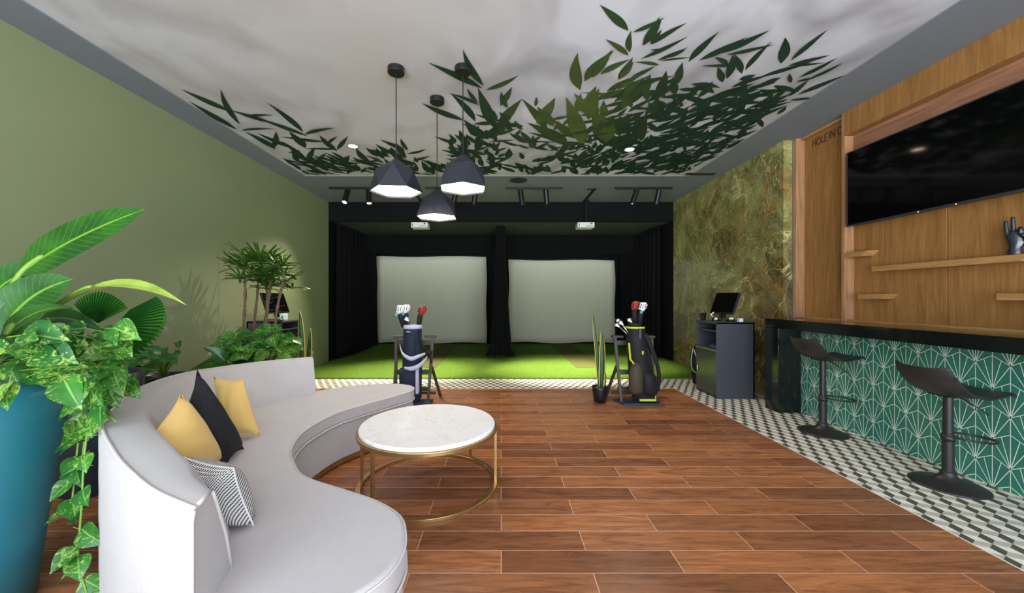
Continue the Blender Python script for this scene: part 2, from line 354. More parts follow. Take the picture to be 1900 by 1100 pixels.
# ------------------------------------------------------------------ the setting
CZ = 3.25
YB = -2.5
struct('floor', MB().box((-3.6, YB, -.06), (2.49, 5.47, 0)), 'planks')
def clip(poly, x0, x1, y0, y1):
    for ax, lim, sg in ((0, x0, 1), (0, x1, -1), (1, y0, 1), (1, y1, -1)):
        out = []
        for i in range(len(poly)):
            a, b = poly[i-1], poly[i]; da, db = (a[ax]-lim)*sg, (b[ax]-lim)*sg
            if (da >= 0) != (db >= 0):
                t = da/(da-db); out.append((a[0]+(b[0]-a[0])*t, a[1]+(b[1]-a[1])*t))
            if db >= 0: out.append(b)
        poly = out
        if len(poly) < 3: return []
    return poly
tb = MB(); s_ = .062; h_ = s_*math.sqrt(3)/2
tb.box((2.49, YB, -.06), (3.7, 6.11, -.002)); tb.box((-3.6, 5.47, -.06), (2.49, 6.11, -.002))
for rect in ((2.49, 3.45, YB, 5.47), (-3.5, 3.49, 5.47, 6.11)):
    j0, j1 = int(rect[2]/(1.5*s_))-2, int(rect[3]/(1.5*s_))+2
    for j in range(j0, j1+1):
        for i in range(int(rect[0]/(2*h_))-2, int(rect[1]/(2*h_))+3):
            cx, cy = i*2*h_+(h_ if j % 2 else 0)+.021, j*1.5*s_+.026
            for mi, pl_ in ((2, [(0, 0), (0, -s_), (h_, -s_/2), (h_, s_/2)]), (0, [(0, 0), (-h_, s_/2), (-h_, -s_/2), (0, -s_)]), (1, [(0, 0), (h_, s_/2), (0, s_), (-h_, s_/2)])):
                q = clip([(cx+x, cy+y) for x, y in pl_], *rect)
                if q:
                    a = sum(q[k-1][0]*q[k][1]-q[k][0]*q[k-1][1] for k in range(len(q)))
                    if a < 0: q = q[::-1]
                    tb.add([(x, y, 0) for x, y in q], [tuple(range(len(q)))], mi)
struct('floor', tb, ['tile_w', 'tile_g', 'tile_d'])
struct('trim_1', MB().box((2.487, YB, -.01), (2.495, 5.474, .0015)).box((-3.5, 5.468, -.01), (2.495, 5.475, .0015)), 'tile_w')
wl = MB().box((-3.6, YB, 0), (-3.5, 4.706, CZ)).box((-3.6, 4.712, 0), (-3.5, 7.7, CZ)); wl.box((-3.59, 4.70, 0), (-3.506, 4.72, CZ), 1)
struct('wall_left', wl, ['green_wall', 'groove'])
struct('wall_right', MB().box((3.49, 4.70, 0), (3.60, 7.7, CZ)), 'marble')
struct('wall_right', MB().box((3.722, YB, 0), (3.82, 4.692, CZ)), 'grey_paint'); struct('wall_right', MB().box((3.602, 4.695, 0), (3.82, 4.75, CZ)), 'grey_paint')
struct('wall_left', MB().box((-3.6, 7.7, 0), (-3.5, 10.8, CZ)), 'black_paint'); struct('wall_right', MB().box((3.49, 7.7, 0), (3.6, 10.8, CZ)), 'black_paint')
struct('wall_back', MB().box((-3.6, 10.8, 0), (3.6, 10.9, CZ)), 'black_paint')
struct('wall_header', MB().box((-3.5, 7.7, 2.86), (3.49, 7.8, CZ)), 'black_paint')
struct('ceiling', MB().box((-3.145, YB, CZ+.012), (3.02, 6.08, CZ+.08)), 'ceil')
struct('ceiling', MB().box((-3.5, YB, CZ), (-3.145, 6.08, CZ+.08)).box((3.02, YB, CZ), (3.82, 6.08, CZ+.08)).box((-3.6, 6.08, CZ), (3.82, 7.8, CZ+.08)), 'grey_paint')
struct('ceiling', MB().box((-3.5, 7.8, 2.88), (3.49, 9.5, 2.93)), 'bay_ceil')
struct('ceiling', MB().box((-3.5, 9.5, 3.1), (3.49, 10.8, 3.2)), 'black_paint')
struct('floor', MB().box((-3.6, 6.11, -.06), (3.6, 10.9, -.002)), 'black_paint')
tf = MB().box((-3.5, 6.11, -.002), (3.49, 10.8, .016)); tag(tf.build('artificial_turf', 'turf'), 'bright green artificial turf carpeting the golf bays', 'turf', kind='stuff')
for a, b, w in ((-1.66, -1.2, 'left'), (1.38, 1.95, 'right')):
    tag(MB().box((a, 7.0, .0155), (b, 10.55, .021)).build('hitting_mat', 'mat_turf', bevel=.002), 'brownish green hitting strip in front of the %s projection screen' % w, 'mat', 'hitting mats in the golf bays')

# ------------------------------------------------------------------ ceiling mural
ml = MB(); rl = random.Random(11)
def cpt(u, v): return PZ(u, v, CZ)
def mleaf(tip, base, wid=None, jit=True):
    a, b = Vector(base[:2]), Vector(tip[:2]); d = b-a; L = d.length
    if L < .04: return
    t = d/L; nrm = Vector((-t.y, t.x)); w = wid if wid else L*rl.uniform(.2, .27); bend = rl.uniform(-.06, .06)*L
    z = CZ+.0105-rl.uniform(0, .009)
    prof = [0, .5, .86, 1, .96, .8, .56, .27, 0]; Lf, Rt = [], []
    for i, p in enumerate(prof):
        s = i/8; c = a+d*s+nrm*(bend*4*s*(1-s)); Lf.append(c+nrm*p*w/2); Rt.append(c-nrm*p*w/2)
    pts = Lf+Rt[-2:0:-1]
    g = .8*math.exp(-((b.x-.72)**2/.35+(b.y-3.6)**2/.8)); e = math.exp(-((b.x-2.2)**2/1.2+(b.y-5.2)**2/1.5)); k = rl.uniform(-.15, .15)
    dk, md, ol = lin((30, 48, 34)), lin((40, 70, 46)), lin((92, 110, 48))
    base_c = [dk[i]*(.5-k)+md[i]*(.5+k) for i in range(3)]
    col = [base_c[i]*(1-g)+ol[i]*g for i in range(3)]
    col = [col[0]*(1-.35*e), col[1]*(1-.1*e), col[2]*(1-.05*e), 1]
    ml.add([(p.x, p.y, z) for p in pts], [tuple(range(len(pts)))[::-1]], 0, None, tuple(col))
crop = {4: (3.654, 330, 150), 5: (3.235, 780, 0), 6: (3.235, 1100, 0)}
traced = {4: [(20,60,360,215,26),(70,140,400,335,26),(290,60,420,300,34),(600,150,850,355,30),(655,235,450,245,14),(1070,320,860,365,20),(665,345,650,455,40),(670,330,430,340,12),(1085,380,1020,430,18),
 (1155,378,1080,470,26),(350,200,640,290,20),(520,250,880,380,20),(450,345,660,465,26),(750,345,865,460,40),(530,355,800,470,22),(930,450,880,545,34),(1365,400,1540,480,22),(1510,390,1560,475,22),(1685,465,1550,500,14),
 (1710,510,1590,545,14),(1340,430,1460,500,20),(1270,455,1350,520,24),(1210,460,1300,560,34),(690,380,990,415,16),(960,370,1080,480,28),(700,410,870,540,24),(1010,490,950,560,26),(860,465,1080,470,12),(1480,420,1550,530,34),(1650,545,1700,630,36),(1690,540,1790,600,20),(1380,450,1420,520,26)],
 5: [(255,300,380,520,38),(45,380,372,535,34),(590,455,390,545,24),(175,560,330,735,34),(175,562,350,632,16),(5,620,262,725,28),(280,530,345,620,20),(550,525,480,640,34),(485,550,525,650,30),(695,585,690,645,20),(810,590,700,750,60),
 (605,595,760,790,44),(875,585,975,870,90),(1075,530,1010,720,60),(945,320,960,545,66),(1165,310,985,495,50),(1075,35,1250,192,48),(1470,105,1275,195,22),(1110,238,1250,337,30),(1266,190,1258,322,36),(1450,110,1340,275,36),(1450,180,1380,270,24),
 (920,560,1022,646,26),(80,820,212,867,14),(170,805,212,862,20),(280,810,240,885,26),(120,900,262,940,14),(575,840,420,850,10),(640,795,830,850,14),(590,850,812,860,8),(630,880,772,905,12),(850,880,780,907,12),(740,980,670,1052,30),(650,1020,568,980,20),
 (345,530,440,770,60),(260,720,375,840,46),(610,600,480,760,50),(470,740,385,840,30),(1020,660,1120,860,110),(640,740,880,880,60),(800,720,960,840,50),(470,750,620,760,20),(900,700,790,720,16),(700,640,800,760,50),(1280,370,1190,480,30),(1260,360,1080,450,30),(1230,535,1080,600,24),(960,560,1180,575,14),(1180,545,1290,490,20)],
 6: [(570,137,350,272,24),(575,222,290,357,22),(575,290,385,370,18),(605,350,400,372,10),(760,195,575,378,34),(1065,185,770,325,30),(1095,268,800,332,18),(930,228,635,370,30),(1075,255,915,430,26),(1155,230,1130,388,60),(1415,178,1190,367,24),
 (1430,332,1170,397,20),(1465,350,1240,467,18),(1505,378,1290,480,14),(1520,452,1230,572,20),(1300,480,1180,582,22),(840,325,805,475,44),(850,330,895,448,40),(730,345,812,392,26),(540,375,515,502,44),(720,490,630,592,30),(920,475,900,602,44),(1320,380,1000,470,20),
 (405,100,300,275,34),(330,675,310,830,50),(370,590,410,695,44),(440,430,380,585,50),(1340,590,1185,602,12),(560,300,440,350,16),(250,380,400,400,18),(380,400,220,480,22),(650,400,860,400,16),(750,405,780,500,40),(980,450,880,480,24),(470,290,340,300,10),(1470,352,1330,430,10),(1400,380,1210,400,10),(900,760,870,840,40),(1160,640,1110,690,20),(970,700,1020,770,30),(1180,440,1190,500,26),
 (1340,470,1220,495,12),(1180,520,1080,600,22),(990,520,1130,470,20),(470,580,540,640,26),(240,350,150,480,36),(190,540,60,600,22),(120,300,0,470,44)]}
for k, lst in traced.items():
    sc, ox, oy = crop[k]
    for a, b, c, d, w in lst:
        t, q = cpt(ox+a/sc, oy+b/sc), cpt(ox+c/sc, oy+d/sc)
        um, vm = ox+(a+c)/2/sc, oy+(b+d)/2/sc
        # printed width: convert a pixel width across the leaf into metres
        dx, dy = (c-a), (d-b); l = math.hypot(dx, dy); px, py = -dy/l*w/sc/2, dx/l*w/sc/2
        A, B = cpt(um+px, vm+py), cpt(um-px, vm-py); dd = (t-q).xy.normalized(); nn = Vector((-dd.y, dd.x)); W_ = abs((A-B).xy.dot(nn))
        mleaf(t, q, max(W_, .02)*1.15)
env = [(505,292),(560,268),(620,275),(660,288),(700,272),(745,272),(790,305),(815,300),(840,250),(880,205),(920,195),(960,215),(1010,250),(1060,200),(1085,165),(1160,140),(1220,132),(1300,145),(1380,140),(1440,140),(1480,155),(1530,170),(1570,170)]
def envy(u):
    for (a, b), (c, d) in zip(env, env[1:]):
        if a <= u <= c: return b+(d-b)*(u-a)/(c-a)
    return 400
cnt = 0
while cnt < 900:
    u, v = rl.uniform(505, 1565), rl.uniform(135, 326)
    top = envy(u)
    if v < top+8: continue
    dep = (v-top)/(326-top+1)
    if rl.random() > .04+1.0*dep**1.2: continue
    if 930 < u < 1050 and v > 255 and rl.random() < .6: continue
    c = cpt(u, v)
    if not (-3.1 < c.x < 2.98 and c.y < 6.05): continue
    right = (u-950)/500
    ang = math.radians(rl.gauss(90-48*max(-1.2, min(1.2, right)), 42)) + PI*0
    L = rl.uniform(.18, .40)
    dx, dy = math.cos(ang)*L, -math.sin(ang)*L
    tp = Vector((c.x+dx, c.y+dy)); cc = PZ_back = None
    # keep tips inside the print
    if not (-3.13 < tp.x < 3.0 and tp.y < 6.07): continue
    uu = U0+F*tp.x/tp.y; vv = V0-(CZ-H)*F/tp.y
    if uu < 505 or uu > 1570 or vv < envy(uu)-2: continue
    mleaf((tp.x, tp.y), (c.x, c.y)); cnt += 1
def cl_leaf_limits():
    for p in ml.v:
        p.x = max(-3.143, min(3.018, p.x)); p.y = min(6.078, p.y)
cl_leaf_limits()
tag(ml.build('leaf_mural', 'mural'), 'dark green bamboo leaf print spreading across the white ceiling', 'mural')

# ------------------------------------------------------------------ ceiling fittings
def disc(name, c, r, m, label, cat, group=None, ring=None):
    t = thing(name, label, cat, c, group)
    MB().lathe([(r*.82, -.004), (r, -.006), (r, 0)], c, 28, capb=False).build('ring', ring or 'grey_paint', t, True)
    MB().lathe([(r*.82, -.004), (r*.82, -.001)], c, 28).build('lens', m, t)
    if m == 'down': spot(t, Vector(c)-Vector((0, 0, .03)), Vector(c)-Vector((0, 0, 3)), 60, 110)
    return t
d1 = disc('downlight', tuple(cpt(655, 271)), .07, 'down', 'small round downlight among the leaves above the left seating', 'downlight', 'recessed downlights in the ceiling')
d2 = disc('downlight', tuple(cpt(1168, 277)), .07, 'down', 'small round downlight among dark leaves nearer the marble wall', 'downlight', 'recessed downlights in the ceiling')
disc('ceiling_speaker', tuple(cpt(962, 334)), .145, 'slot', 'round dark ceiling speaker behind the leaf print', 'speaker', ring='slot')
tag(MB().box((2.9, 5.92, CZ-.004), (3.36, 6.02, CZ-.0005)).build('air_vent', 'slot'), 'dark slot air vent in the ceiling corner near the marble wall', 'vent')
def track(u0, u1, lamps, label):
    y = (CZ-H)*F/(347-V0)*-1; x0, x1 = (u0-U0)/F*y, (u1-U0)/F*y
    t = thing('track_light', label, 'track light', ((x0+x1)/2, y, CZ), 'spotlight tracks above the bays')
    MB().box((x0, y-.018, CZ-.03), (x1, y+.018, CZ)).build('track', 'black_metal', t)
    for (u, tilt, aim, lit, e) in lamps:
        x = (u-U0)/F*y; top = Vector((x, y, CZ-.03)); j = top+Vector((0, 0, -.07)); d = (Vector(aim)-j); d.normalize()
        hd = MB(); mid = j+Vector((0, 0, -.0)); a = j-d*.05; b = j+d*.19
        hd.tube([a, a+d*.004, b], [.03, .046, .046], 20)
        h = hd.build('spot_head', 'black_metal', t, True, bevel=.003)
        MB().box((x-.035, y-.016, CZ-.045), (x+.035, y+.016, CZ-.028)).tube([top, j+Vector((.03, 0, 0)), j+Vector((.0, 0, 0))], .008, 8).build('bracket', 'black_metal', h)
        MB().tube([b+d*.001, b+d*.003], .036 if lit else .03, 20).build('bulb', 'bulb' if lit else 'bulb_dim', h)
        MB().lathe([(.046, 0), (.046, .022), (.043, .022), (.043, 0), (.046, 0)], b, 20, capb=False, capt=False, ax=d).build('rim', 'black_metal', h, True)
        spot(t, b+d*.03, aim, e, 84 if lit else 50, blend=1 if lit else .8)
GL, GR = (-2.0, 6.6, 0), (1.3, 6.75, 0)
track(611, 717, [(644, 0, (-2.9, 5.3, 0), True, 170), (684, 0, (-1.9, 5.9, 0), True, 150)], 'leftmost spotlight track, two lit lamps facing the room')
track(789, 895, [(846, 0, (-1.6, 6.8, 0), False, 520), (882, 0, (-.9, 7.0, 0), False, 260)], 'spotlight track partly hidden behind the pendant lamps')
track(938, 1044, [(966, 0, (.85, 6.75, 0), False, 520), (1013, 0, (1.15, 7.3, 0), False, 260)], 'spotlight track beside the round speaker, lamps tilted right')
track(1141, 1247, [(1180, 0, (1.35, 6.8, 0), False, 520), (1222, 0, (2.3, 7.3, 0), False, 260)], 'spotlight track nearest the marble wall, lamps tilted left')
for x, w in ((-1.60, 'left'), (1.66, 'right')):
    t = thing('projector', 'white ceiling projector on a black pole in front of the %s bay' % w, 'projector', (x, 7.6, 2.74), 'ceiling projectors')
    MB().box((x-.165, 7.42, 2.68), (x+.165, 7.66, 2.785)).build('projector_body', 'proj', t, bevel=.012)
    for i in range(5): MB().box((x+.0+i*.027, 7.414, 2.70+.012*(i % 2)), (x+.016+i*.027, 7.4205, 2.712+.012*(i % 2))).build('port', 'proj_dark', t)
    MB().box((x+.085, 7.414, 2.745), (x+.12, 7.4205, 2.77)).build('port', 'proj_dark', t); MB().box((x-.14, 7.414, 2.70), (x-.128, 7.4205, 2.76)).build('vent', 'proj_dark', t)
    MB().lathe([(.06, 0), (.06, .02)], (x+.03, 7.55, CZ-.022), 20).tube([(x+.03, 7.55, CZ-.02), (x+.03, 7.55, 2.79)], .014, 10).box((x-.03, 7.5, 2.785), (x+.09, 7.6, 2.80)).build('mount_pole', 'black_metal', t)
    tag(MB().box((x-.02, 6.72, CZ-.02), (x+.02, 7.45, CZ)).box((x-.12, 6.75, CZ-.015), (x+.04, 6.80, CZ)).build('cable_rail', 'black_metal'), 'black cable rail on the ceiling leading to the %s projector' % w, 'rail', 'projector cable rails')

def pendant(u, v, vtop, vrim, r, rot, label):
    c = cpt(u, v); x, y = c.x, c.y; zt = H-(vtop-V0)/F*y; zr = H-(vrim-V0)/F*y; hh = zt-zr
    t = thing('pendant_lamp', label, 'pendant lamp', (x, y, CZ), 'faceted pendant lamps')
    MB().lathe([(.068, -.04), (.07, -.036), (.07, .01)], (x, y, CZ), 28).build('canopy', 'black_metal', t, bevel=.003)
    MB().tube([(x, y, CZ-.03), (x, y, zt-.01)], .0045, 8).build('cord', 'black_plastic', t)
    tiltv = Vector((math.cos(rot)*.05, math.sin(rot)*.05))
    vs = []; def_ = []
    for k in range(6):
        a = rot+k*PI/3; vs.append((x+r*math.cos(a), y+r*math.sin(a), zr))
    for k in range(6):
        a = rot+PI/6+k*PI/3; q = .68+.1*(k % 2); vs.append((x+r*q*math.cos(a), y+r*q*math.sin(a), zr+hh*(.58+.12*((k+1) % 2))))
    for k in range(6):
        a = rot+k*PI/3; vs.append((x+.02*math.cos(a), y+.02*math.sin(a), zt))
    fs = []
    for k in range(6):
        n = (k+1) % 6
        fs += [(k, n, 6+k), (n, 6+n, 6+k), (6+k, 6+n, 12+n), (6+k, 12+n, 12+k)]
    fs.append(tuple(range(12, 18)))
    sh = MB().add(vs, fs).build('lamp_shade', 'shade', t)
    so = sh.modifiers.new('s', 'SOLIDIFY'); so.thickness = .006; so.offset = -1
    MB().lathe([(.022, 0), (.016, .02)], (x, y, zt-.004), 12).build('cap', 'black_metal', sh)
    dv = [(x+(r-.012)*math.cos(rot+k*PI/3), y+(r-.012)*math.sin(rot+k*PI/3), zr+.012) for k in range(6)]
    MB().add(dv, [tuple(range(5, -1, -1))]).build('diffuser', 'diffuser', t)
pendant(735, 128, 296, 356, .225, .12, 'leftmost of the three dark faceted pendant lamps over the table')
pendant(859, 127, 288, 351, .215, .62, 'highest and rightmost of the dark faceted pendant lamps')
pendant(811, 184, 352, 404, .21, .55, 'lowest middle faceted pendant lamp, hanging farthest back')

# ------------------------------------------------------------------ golf bays
def curtain(name, path, z0, z1, amp, nf, label, seed, taper=None, puddle=.05, group='black curtains of the golf bays'):
    r = random.Random(seed); pts = [Vector(p) for p in path]
    seg = [(b-a).length for a, b in zip(pts, pts[1:])]; tot = sum(seg); n = nf*10; rows = []
    ph = [r.uniform(-.6, .6) for _ in range(nf+2)]; am = [r.uniform(.55, 1.3) for _ in range(nf+2)]
    zs = [z1-(z1-z0)*k/14 for k in range(15)]
    for zi, z in enumerate(zs):
        row = []; k = zi/14
        for i in range(n+1):
            s = i/n*tot; q = s
            for j, L in enumerate(seg):
                if q <= L+1e-9 or j == len(seg)-1: break
                q -= L
            d = (pts[j+1]-pts[j]).normalized(); c = pts[j]+d*q; nn = Vector((-d.y, d.x))
            f = i/10; fi = int(f); w = math.sin(2*PI*f+ph[fi]*k*1.2)*amp*am[fi]*(.55+.6*k)
            if zi >= 13: w *= 1+puddle*8*(zi-12)/2; 
            if taper: c = taper(c, k, i/n)
            p = c+nn*w+d*math.sin(4*PI*f+ph[fi])*amp*.25
            row.append((p.x, p.y, z+(abs(math.sin(7*f+ph[fi]))*.03 if zi == 14 else 0)))
        rows.append(row)
    o = MB().grid(rows).build(name, 'curtain', smooth=True); so = o.modifiers.new('s', 'SOLIDIFY'); so.thickness = .006
    return tag(o, label, 'curtain', group)
curtain('curtain', [(-3.42, 7.88), (-3.38, 9.2), (-3.46, 10.45)], .03, 2.86, .06, 13, 'black curtain hanging down the left side of the bays', 3)
curtain('curtain', [(3.40, 8.15), (3.34, 9.3), (3.28, 10.45)], .03, 2.86, .055, 12, 'black curtain hanging down the right side of the bays', 4)
def tp(c, k, s): return Vector((-.02+(c.x+.02)*(.42+.75*k**1.6+(.35 if k > .95 else 0)), c.y+(.05 if k > .9 else 0)*-1))
curtain('curtain', [(-.24, 8.3), (.2, 8.3)], .03, 2.87, .06, 5, 'gathered black divider curtain between the two bays', 5, tp)
dvd = MB(); rows = [[(-.03+.05*math.sin(i*1.3)*(.4+k), 8.45+i*.105, 2.86-2.83*k) for i in range(20)] for k in (0, .5, 1)]
o = dvd.grid(rows).build('curtain', 'curtain', smooth=True); so = o.modifiers.new('s', 'SOLIDIFY'); so.thickness = .006
tag(o, 'black partition curtain running back to the screens behind the gathered divider', 'curtain', 'black curtains of the golf bays')
tag(MB().box((-3.49, 9.5, 2.42), (3.48, 9.53, 2.925)).build('valance', 'curtain'), 'wide black valance hanging above the projection screens', 'valance')
def screen(x0, x1, z0, z1, label):
    t = thing('projection_screen', label, 'screen', ((x0+x1)/2, 10.6, z0), 'projection screens of the bays')
    rows = []
    for i in range(13):
        z = z0+(z1-z0)*i/12; rows.append([(x0+(x1-x0)*j/20+(.012*math.sin(i*.9) if j in (0, 20) else 0), 10.6+.012*math.sin(j*.7+i*.4), z+(.02*math.sin(j*.5) if i == 0 else 0)+(.012*math.cos(j*.45) if i == 12 else 0)) for j in range(21)])
    o = MB().grid(rows).build('screen_cloth', 'screen', t, True); so = o.modifiers.new('s', 'SOLIDIFY'); so.thickness = .006
    MB().tube([(x0, 10.62, z1+.02), (x1, 10.62, z1+.02)], .015, 8).build('top_rail', 'black_metal', t)
screen(-3.55+.08, -.41, .05, 2.46, 'left pale grey projection screen at the end of the bay')
screen(.21, 3.17, .06, 2.36, 'right pale grey projection screen at the end of the bay')

# ------------------------------------------------------------------ golf bag stands, bags and clubs
def stand(x, y, label):
    t = thing('bag_stand', label, 'bag stand', (x, y, 0), 'golf bag stands')
    for sx in (-1, 1):
        MB().bar((x+sx*.235, y, .80), (x+sx*.20, y-.14, 0), .035, .03, (0, 1, 0)).build('leg', 'stand', t, bevel=.003)
        MB().bar((x+sx*.225, y-.04, .44), (x+sx*.31, y+.16, 0), .035, .03, (0, 1, 0)).build('leg', 'stand', t, bevel=.003)
        MB().box((x+sx*.13, y-.03, .795), (x+sx*.27, y+.06, .82)).build('arm_pad', 'stand', t, bevel=.003)
    for a, b in (((x-.24, y-.01, .70), (x+.24, y+.02, .76)), ((x-.22, y-.09, .34), (x+.22, y-.06, .40)), ((x-.21, y-.04, .12), (x+.21, y-.01, .17)), ((x-.26, y+.05, .06), (x+.26, y+.08, .09))):
        MB().box(a, b).build('cross_rail', 'stand', t, bevel=.003)
    MB().prism([(x-.22, y-.05), (x-.27, y-.05), (x-.20, y-.26), (x+.25, y-.26), (x+.25, y-.05)][::-1], 0.002, .022).build('base_plate', 'slate', t, bevel=.003)
stand(-1.11, 4.86, 'dark wooden stand holding the navy golf bag'); stand(1.69, 4.86, 'dark wooden stand holding the black golf bag')
def oval(c, rx, ry, z, n=24): return [(c[0]+rx*math.cos(2*PI*j/n), c[1]+ry*math.sin(2*PI*j/n), z) for j in range(n)]
def loft(rings, mi=0):
    n = len(rings[0]); vs = [p for r in rings for p in r]
    fs = [(i*n+j, i*n+(j+1) % n, (i+1)*n+(j+1) % n, (i+1)*n+j) for i in range(len(rings)-1) for j in range(n)]+[tuple(range(n-1, -1, -1)), tuple((len(rings)-1)*n+j for j in range(n))]
    return MB().add(vs, fs, mi)
def strap_m(pts, w): # flat band
    pts = catmull(pts, 6); rows = []
    for i, p in enumerate(pts):
        k = i/(len(pts)-1); ww = w*(.35+.65*math.sin(PI*k)); rows.append([p+Vector((0, 0, -ww/2)), p+Vector((0, -.006, 0)), p+Vector((0, 0, ww/2))])
    return MB().grid(rows)
def solid(o, th): so = o.modifiers.new('s', 'SOLIDIFY'); so.thickness = th; so.offset = 0; return o
# navy bag
bx_, by_ = -1.11, 4.74
nb = thing('golf_bag', 'navy blue golf bag with pale grey straps behind the sofa end', 'golf bag', (bx_, by_, .022), 'golf bags')
loft([oval((bx_-.005, by_), .105, .09, .03), oval((bx_-.005, by_), .12, .10, .06), oval((bx_, by_), .122, .11, .4), oval((bx_, by_), .118, .10, .7), oval((bx_+.005, by_), .112, .10, .92)]).build('bag_body', 'navy', nb, True, bevel=.006)
loft([oval((bx_+.005, by_), .116, .103, .92), oval((bx_+.008, by_), .118, .105, .965), oval((bx_+.008, by_), .10, .09, .968)]).build('collar', 'strapg', nb, True)
loft([oval((bx_-.03, by_-.06), .095, .07, .13), oval((bx_-.03, by_-.07), .11, .08, .17), oval((bx_-.03, by_-.07), .115, .08, .38), oval((bx_-.03, by_-.06), .105, .06, .44)]).build('pocket', 'navy', nb, True)
MB().box((bx_+.065, by_-.125, .13), (bx_+.10, by_-.03, .45)).build('side_panel', 'strapg', nb, bevel=.012)
loft([oval((bx_+.02, by_), .07, .07, .022), oval((bx_+.02, by_), .075, .075, .10)]).build('foot', 'slate', nb, True)
loft([oval((bx_-.0, by_-.075), .06, .045, .55), oval((bx_-.0, by_-.08), .068, .05, .6), oval((bx_, by_-.075), .068, .045, .82), oval((bx_, by_-.07), .055, .03, .87)]).build('pocket', 'navy', nb, True)
solid(strap_m([(bx_-.13, by_-.08, .72), (bx_-.08, by_-.15, .63), (bx_+.02, by_-.16, .57), (bx_+.12, by_-.13, .60), (bx_+.20, by_-.06, .63)], .05).build('strap', 'strapg', nb, True), .01)
solid(strap_m([(bx_-.06, by_-.155, .46), (bx_+.02, by_-.165, .45), (bx_+.10, by_-.14, .47), (bx_+.16, by_-.10, .52), (bx_+.2, by_-.07, .58)], .06).build('strap', 'strapg', nb, True), .01)
MB().tube(catmull([(bx_+.10, by_-.07, .9), (bx_+.14, by_-.1, .74), (bx_+.22, by_-.07, .63), (bx_+.255, by_-.06, .50)], 5), .013, 6).tube(catmull([(bx_-.12, by_-.06, .73), (bx_-.15, by_-.08, .66), (bx_-.15, by_-.05, .62)], 4), .012, 6).box((bx_+.17, by_-.09, .61), (bx_+.26, by_-.05, .65)).build('strap_webbing', 'black_nylon', nb, True)
MB().box((bx_-.05, by_-.106, .885), (bx_+.0, by_-.098, .892)).build('logo', 'paper', nb)
def club(x, y, zb, top, kind, label, group):
    top = Vector(top); b = Vector((x, y, zb)); d = (top-b).normalized()
    t = thing('golf_club', label, 'golf club', tuple(b), group)
    MB().tube([b, top], .006, 8).build('shaft', 'chrome', t, True)
    if kind in ('red', 'white', 'navy'):
        hs = MB().tube([top-d*.22, top-d*.10, top-d*.02], [.028, .034, .03], 12); h = hs.build('headcover', 'black_nylon' if kind != 'navy' else 'navy', t, True)
        col = {'red': 'red_head', 'white': 'white_head', 'navy': 'white_head'}[kind]
        rl2 = loft([oval((top.x, top.y), .03, .03, top.z-.05, 14), oval((top.x+.012, top.y), .05, .04, top.z-.01, 14), oval((top.x+.02, top.y), .056, .045, top.z+.03, 14), oval((top.x+.025, top.y), .035, .03, top.z+.06, 14)])
        rl2.build('club_head', col, t, True)
        m = MB()
        for q in range(3): m.tube([(top.x-.03+q*.03, top.y-.043, top.z-.01), (top.x-.01+q*.025, top.y-.04, top.z+.04)], .004, 6)
        m.build('stripe', 'black_nylon', t)
        if kind != 'red': MB().box((top.x-.012-.02, top.y-.05, top.z-.075), (top.x+.018-.02, top.y-.03, top.z-.045)).build('patch', 'teal_bit', t)
    else:
        MB().add([top+Vector(v) for v in ((-.01,-.01,-.01),(.01,-.01,-.01),(.012,.01,0),(-.01,.01,0),(-.055,-.012,.01),(-.06,.01,.04),(-.03,-.012,.05),(.0,.0,.045))], [(0,1,2,3),(0,4,6,1),(4,5,7,6),(1,6,7,2),(2,7,5,3),(3,5,4,0)]).build('club_head', 'chrome', t, bevel=.003)
club(bx_-.05, by_, .75, P(740, 575, 4.70), 'white', 'white headed club in a black cover, leaning left out of the navy bag', 'clubs in the golf bags')
club(bx_-.02, by_+.02, .75, P(751, 574, 4.74), 'navy', 'white headed club in a navy cover, upright in the navy bag', 'clubs in the golf bags')
club(bx_+.05, by_, .75, P(781, 577, 4.74), 'red', 'red and black covered club leaning right out of the navy bag', 'clubs in the golf bags')
club(bx_+.0, by_-.03, .75, P(758, 595, 4.70), 'iron', 'short iron barely rising from the navy bag', 'clubs in the golf bags')
# black bag
bx_, by_ = 1.74, 4.72
kb = thing('golf_bag', 'black golf bag with lime trim beside the small potted snake plant', 'golf bag', (bx_, by_, .022), 'golf bags')
def lx(z): return bx_+.035-.12*z
loft([oval((lx(.0), by_), .13, .10, .03), oval((lx(.05), by_), .14, .11, .07), oval((lx(.3), by_), .15, .12, .3), oval((lx(.6), by_), .135, .12, .6), oval((lx(.85), by_), .12, .11, .85), oval((lx(.93), by_), .11, .10, .93)]).build('bag_body', 'black_nylon', kb, True, bevel=.006)
loft([oval((lx(.93), by_), .115, .105, .925), oval((lx(.95), by_), .118, .108, .945), oval((lx(.95), by_), .10, .09, .947)]).build('collar', 'lime', kb, True)
loft([oval((lx(1), by_), .075, .07, .95), oval((lx(1), by_), .08, .075, .99)]).build('divider', 'black_nylon', kb, True)
loft([oval((lx(.2)-.10, by_-.06), .075, .06, .13), oval((lx(.2)-.10, by_-.07), .09, .07, .18), oval((lx(.3)-.09, by_-.07), .085, .07, .42), oval((lx(.4)-.05, by_-.05), .05, .05, .54)]).build('pocket', 'brown_mesh', kb, True)
loft([oval((lx(.2)+.06, by_-.08), .085, .06, .12), oval((lx(.2)+.06, by_-.09), .095, .07, .17), oval((lx(.3)+.06, by_-.09), .09, .065, .34), oval((lx(.4)+.05, by_-.07), .06, .05, .42)]).build('pocket', 'black_nylon', kb, True)
